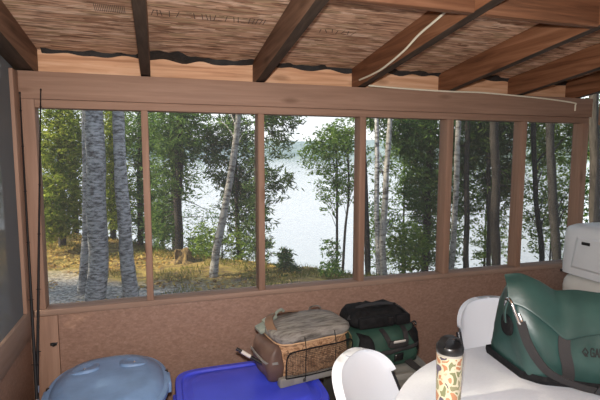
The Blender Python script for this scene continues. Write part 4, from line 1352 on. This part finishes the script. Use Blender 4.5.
# --- fourth screen
tree('spruce_tree', 'dark trunk hugging the right side of the third post', 'tree', T([(368, 284), (366, 230), (363, 105)], 6.7, 6, 6),
     [B(362, 384, 104, 128, 6.9, 36, 0.1)], 'hemlock', 'dark', crown=crown_over(362, 6.7, 1.0, 3.2, 7, 60))
tree('birch_tree', 'dark flecked birch just left of the whitest birch in the fourth screen', 'tree', T([(379, 286), (377, 210), (377, 105)], 6.5, 6, 4), [], 'birch', 'birch', crown=crown_over(377, 6.5, 1.1, 3.5, 7, 50))
tree('birch_tree', 'white birch bending right in the fourth screen', 'tree', T([(384, 286), (383, 230), (386, 180), (391, 105)], 6.35, 7, 5), [B(366, 400, 186, 262, 6.9, 60, 0.09), B(368, 402, 116, 190, 6.9, 45, 0.09)], 'birch', 'pale', crown=crown_over(391, 6.3, 1.1, 3.5, 7, 50))
tree('spruce_tree', 'dark shaggy spruce filling the right half of the fourth screen', 'tree', T([(424, 285), (427, 230), (431, 105)], 6.9, 8, 7),
     [B(388, 445, 104, 165, 7.0, 260), B(404, 446, 155, 220, 7.0, 190), B(412, 444, 215, 268, 7.0, 70)], 'hemlock', 'dark', crown=crown_over(430, 6.9, 1.2, 3.0, 7.5, 90))
tree('leafy_bush', 'yellow green leafy bush at the foot of the shaggy spruce', 'bush', T([(405, 290), (405, 260), (405, 240)], 6.5, 2, 1)[:3],
     [B(392, 424, 222, 276, 6.5, 120, 0.09)], 'bush', 'dark')
# --- fifth screen
tree('birch_tree', 'pale birch close to the right side of the fourth post', 'tree', T([(450, 282), (455, 210), (459, 105)], 6.2, 6, 5), [], 'birch', 'pale', crown=crown_over(459, 6.2, 1.1, 3.4, 7, 50))
tree('spruce_tree', 'dark short limbed trunk second from the left in the fifth screen', 'tree', T([(467, 282), (466, 220), (468, 105)], 6.5, 6, 5),
     [B(448, 488, 104, 170, 6.8, 190), B(452, 482, 165, 215, 6.8, 50)], 'hemlock', 'dark', crown=crown_over(468, 6.5, 1.1, 3.0, 7, 70))
tree('spruce_tree', 'thickest dark trunk in the fifth screen', 'tree', T([(497, 280), (496, 200), (495, 105)], 5.9, 9, 8),
     [B(476, 520, 104, 155, 6.4, 150), B(484, 518, 150, 210, 6.6, 90)], 'spruce', 'dark', crown=crown_over(495, 5.9, 1.1, 3.0, 7, 70))
tree('spruce_tree', 'slim dark trunk just left of the thickest trunk in the fifth screen', 'tree', T([(488, 280), (489, 200), (487, 105)], 6.4, 4.5, 4), [B(470, 512, 150, 262, 6.8, 120, 0.1)], 'bush', 'dark')
# --- sixth screen and beyond
tree('maple_tree', 'thin crooked trunk at the left of the sixth screen', 'tree', T([(541, 275), (541, 240), (535, 190), (533, 105)], 5.9, 5.5, 4.5),
     [B(520, 556, 104, 165, 6.2, 130, 0.11), B(524, 550, 160, 255, 6.6, 90, 0.1)], 'bush', 'dark', crown=crown_over(533, 5.9, 1.1, 3.2, 7, 60))
tree('maple_tree', 'thicker grey trunk at the right of the sixth screen', 'tree', T([(557, 275), (554, 200), (550, 105)], 5.7, 9, 8),
     [B(545, 585, 104, 165, 6.2, 120, 0.11), B(545, 582, 160, 250, 6.5, 110, 0.1)], 'bush', 'grey', crown=crown_over(550, 5.7, 1.1, 3.2, 7, 60))
tree('spruce_tree', 'dark grey trunk beside the right corner post', 'tree', T([(596, 270), (595, 200), (594, 105)], 4.9, 10, 9),
     [B(575, 640, 90, 160, 5.6, 150), B(580, 640, 160, 230, 5.8, 80)], 'hemlock', 'dark', crown=crown_over(591, 4.9, 1.2, 3.0, 7, 80))

# --- understory on the bank
for lab, bl, lf, Y in (
    ('green bush at the left edge of the second screen, under the dark straight spruce', [B(148, 176, 196, 250, 10.0, 110, 0.1)], 'bush', 10.0),
    ('low bush between the dark straight spruce and the leaning pale birch', [B(186, 210, 236, 262, 9.3, 60, 0.09)], 'bush', 9.3),
    ('bright green bush left of the white birches in the fourth screen', [B(364, 392, 190, 276, 7.6, 110, 0.1)], 'birch', 7.6),
    ('tall green shrub behind the white birches in the fourth screen', [B(385, 425, 120, 200, 8.4, 120, 0.11), B(384, 420, 200, 280, 8.4, 60, 0.1)], 'birch', 8.4),
    ('dark green shrub on the bank behind the fourth post', [B(430, 468, 150, 270, 8.2, 150, 0.11)], 'hemlock', 8.2),
    ('tall shrub behind the trunks of the fifth screen', [B(462, 515, 125, 200, 8.2, 150, 0.11), B(470, 512, 225, 266, 7.8, 50, 0.09)], 'bush', 8.2),
    ('tall leafy shrub behind the trunks of the sixth screen', [B(522, 590, 120, 190, 8.2, 160, 0.11), B(525, 580, 190, 262, 8.4, 50, 0.1)], 'bush', 8.2)):
    c_ = bl[0][0]; gz_ = ground_z(c_.x, c_.y)
    tree('leafy_bush', lab, 'bush', [(Vector((c_.x, c_.y, gz_ - 0.1)), 0.03), (Vector((c_.x, c_.y, (gz_ + c_.z) / 2)), 0.022), (Vector((c_.x, c_.y, c_.z)), 0.012)], bl, lf, 'dark', branch=8)
# --- woods on both sides; most left trees are unseen, added to block the sun
def wood_tree(i, x, y, h, leaf, barkk, label, group):
    z = ground_z(x, y)
    R = random.Random(i)
    r0 = R.uniform(0.08, 0.14)
    tr = [(Vector((x, y, z - 0.1)), r0), (Vector((x + R.uniform(-.1, .1), y, z + h * 0.5)), r0 * 0.7), (Vector((x, y + R.uniform(-.1, .1), z + h)), r0 * 0.15)]
    bl = []
    dn = 2.6 if (x < -3 and y < 8) else 1.0  # unseen left trees are thickened to keep sun off porch and trunks
    for k_ in range(6):
        f = (k_ + 0.5) / 6
        rr_ = 1.35 * (1 - 0.75 * f)
        bl.append((Vector((x, y, z + 0.5 + (h - 0.4) * f)), rr_, rr_, h / 9, int(46 * (1.25 - f) * dn), 0.2))
    tree('spruce_tree' if leaf != 'birch' else 'birch_tree', label, 'tree', tr, bl, leaf, barkk, group, branch=3)


lft = [(-3.2, 3.4, 7), (-3.3, 2.2, 8), (-3.2, 1.0, 8), (-3.4, -0.2, 8), (-3.3, -1.4, 8), (-4.6, 2.6, 8), (-4.6, 0.6, 8), (-4.7, -1.2, 8), (-4.4, 4.3, 7.5), (-3.9, 12.8, 8), (-4.9, 15, 8), (-4.6, 5.5, 8), (-5.2, 6.5, 8), (-6.2, 7.2, 8)]  # far pair is in view, the rest are unseen sun blockers
for i, (x, y, h) in enumerate(lft):
    wood_tree(i, x, y, h, 'hemlock', 'dark', 'evergreen of the woods and added sun-blocking hedge beyond the left side screen', 'evergreens beyond the left screen')
bk = [(-3.6, 13.6, 8.5), (-5.4, 13.0, 8), (-7.0, 14.2, 8.5), (-2.2, 13.6, 9.5), (-0.9, 13.0, 8), (0.4, 12.0, 7.5), (-7.5, 11.5, 9)]
for i, (x, y, h) in enumerate(bk):
    wood_tree(40 + i, x, y, h, 'hemlock' if i % 2 else 'cedar', 'dark', 'evergreen in the deeper woods behind the cedars and birches on the left', 'deeper woods behind the birches')
rt = [(5.6, 2.4, 7), (6.6, 3.8, 8), (7.4, 1.4, 8), (5.8, 0.2, 7.5)]
for i, (x, y, h) in enumerate(rt):
    wood_tree(60 + i, x, y, h, 'birch', 'grey', 'leafy tree beyond the right side screen', 'leafy trees beyond the right screen')

# grass tufts along the bank : nobody could count them
R = np.random.RandomState(5)
V = []; F = []
n_ = 0
while n_ < 9000:
    x = R.uniform(-3.5, 4.5); y = R.uniform(5.2, 12)
    d = bank_d(x, y)
    if d > 0.5 or d < -3.0: continue
    if noise.noise(Vector((x * 0.9, y * 0.9, 7))) < -0.05 + 0.12 * (-d): continue
    z = ground_z(x, y); h = R.uniform(0.03, 0.11); a = R.uniform(0, PI); wv = 0.006
    lx, ly = R.normal(0, 0.03, 2)
    q = len(V)
    V += [(x - math.cos(a) * wv, y - math.sin(a) * wv, z - 0.01), (x + math.cos(a) * wv, y + math.sin(a) * wv, z - 0.01), (x + lx, y + ly, z + h)]
    F.append((q, q + 1, q + 2)); n_ += 1
me = bpy.data.meshes.new('bank_grass'); me.from_pydata(V, [], F)
me.materials.append(leaf_mat('grass_blade', [(0.07, 0.09, 0.02), (0.14, 0.15, 0.035), (0.24, 0.20, 0.06)], 0.4))
go = bpy.data.objects.new('bank_grass', me); C.objects.link(go)
go['kind'] = 'stuff'; tag(go, 'short yellow green grass on the bank outside the screens', 'grass')

# fallen leaves : nobody could count them
V = []; F = []
n_ = 0
while n_ < 7000:
    x = R.uniform(-4.5, 3.0); y = R.uniform(5.5, 12.5)
    d = bank_d(x, y)
    if d > 0.6: continue
    if noise.noise(Vector((x * 0.7, y * 1.1, 2))) + 0.12 * (y - 8) < -0.1: continue
    z = ground_z(x, y) + 0.012; a = R.uniform(0, 2 * PI); l = R.uniform(0.018, 0.04)
    t1, t2 = R.normal(0, 0.35, 2)
    q = len(V)
    for (u, v) in ((-1, 0), (0, -.6), (1, 0), (0, .6)):
        px_, py_ = u * math.cos(a) - v * math.sin(a), u * math.sin(a) + v * math.cos(a)
        V.append((x + px_ * l, y + py_ * l, z + (px_ * t1 + py_ * t2) * l + 0.008))
    F.append((q, q + 1, q + 2, q + 3)); n_ += 1
me = bpy.data.meshes.new('fallen_leaves'); me.from_pydata(V, [], F)
me.materials.append(leaf_mat('dry_leaf', [(0.12, 0.06, 0.02), (0.30, 0.19, 0.05), (0.42, 0.33, 0.12), (0.22, 0.12, 0.05)], 0.2))
lo_ = bpy.data.objects.new('fallen_leaves', me); C.objects.link(lo_)
lo_['kind'] = 'stuff'; tag(lo_, 'dry yellow and brown leaves scattered over the forest floor', 'leaves')

# ------------------------------------------------------------------ light
w = bpy.data.worlds.new('world'); bpy.context.scene.world = w; w.use_nodes = True
nt = w.node_tree; bg = nt.nodes['Background']
tc = nt.nodes.new('ShaderNodeTexCoord'); sx = nt.nodes.new('ShaderNodeSeparateXYZ')
rp = nt.nodes.new('ShaderNodeValToRGB')
rp.color_ramp.elements[0].position = 0.0; rp.color_ramp.elements[0].color = (0.95, 0.98, 1.0, 1)
rp.color_ramp.elements[1].position = 0.6; rp.color_ramp.elements[1].color = (0.62, 0.78, 1.0, 1)
nt.links.new(tc.outputs['Generated'], sx.inputs[0]); nt.links.new(sx.outputs['Z'], rp.inputs['Fac']); nt.links.new(rp.outputs['Color'], bg.inputs['Color'])
bg.inputs['Strength'].default_value = 2.0

sd = bpy.data.lights.new('sun', 'SUN'); sd.energy = 17.0; sd.angle = math.radians(1.0); sd.color = (1.0, 0.86, 0.62)
so = bpy.data.objects.new('sun', sd); C.objects.link(so)
dv = Vector((0.80, -0.04, -0.56))       # travels from the left, from beyond the trees
so.rotation_euler = dv.to_track_quat('-Z', 'Y').to_euler(); so.location = (-5, 4, 8)

fd = bpy.data.lights.new('camera_flash', 'POINT'); fd.energy = 195; fd.shadow_soft_size = 0.03; fd.color = (1.0, 0.97, 0.94)
fo_ = bpy.data.objects.new('camera_flash', fd); C.objects.link(fo_)
fo_.location = Vector(CAM + UV * 0.11 - RV * 0.01 + FV * 0.02)

sc = bpy.context.scene
sc.view_settings.view_transform = 'Standard'
try: sc.view_settings.look = 'None'
except Exception: pass
sc.view_settings.exposure = 0.0; sc.view_settings.gamma = 1.0; sc.view_settings.use_curve_mapping = False
try: sc.cycles.use_denoising = True
except Exception: pass
sc.cycles.max_bounces = 8; sc.cycles.diffuse_bounces = 3; sc.cycles.transparent_max_bounces = 16
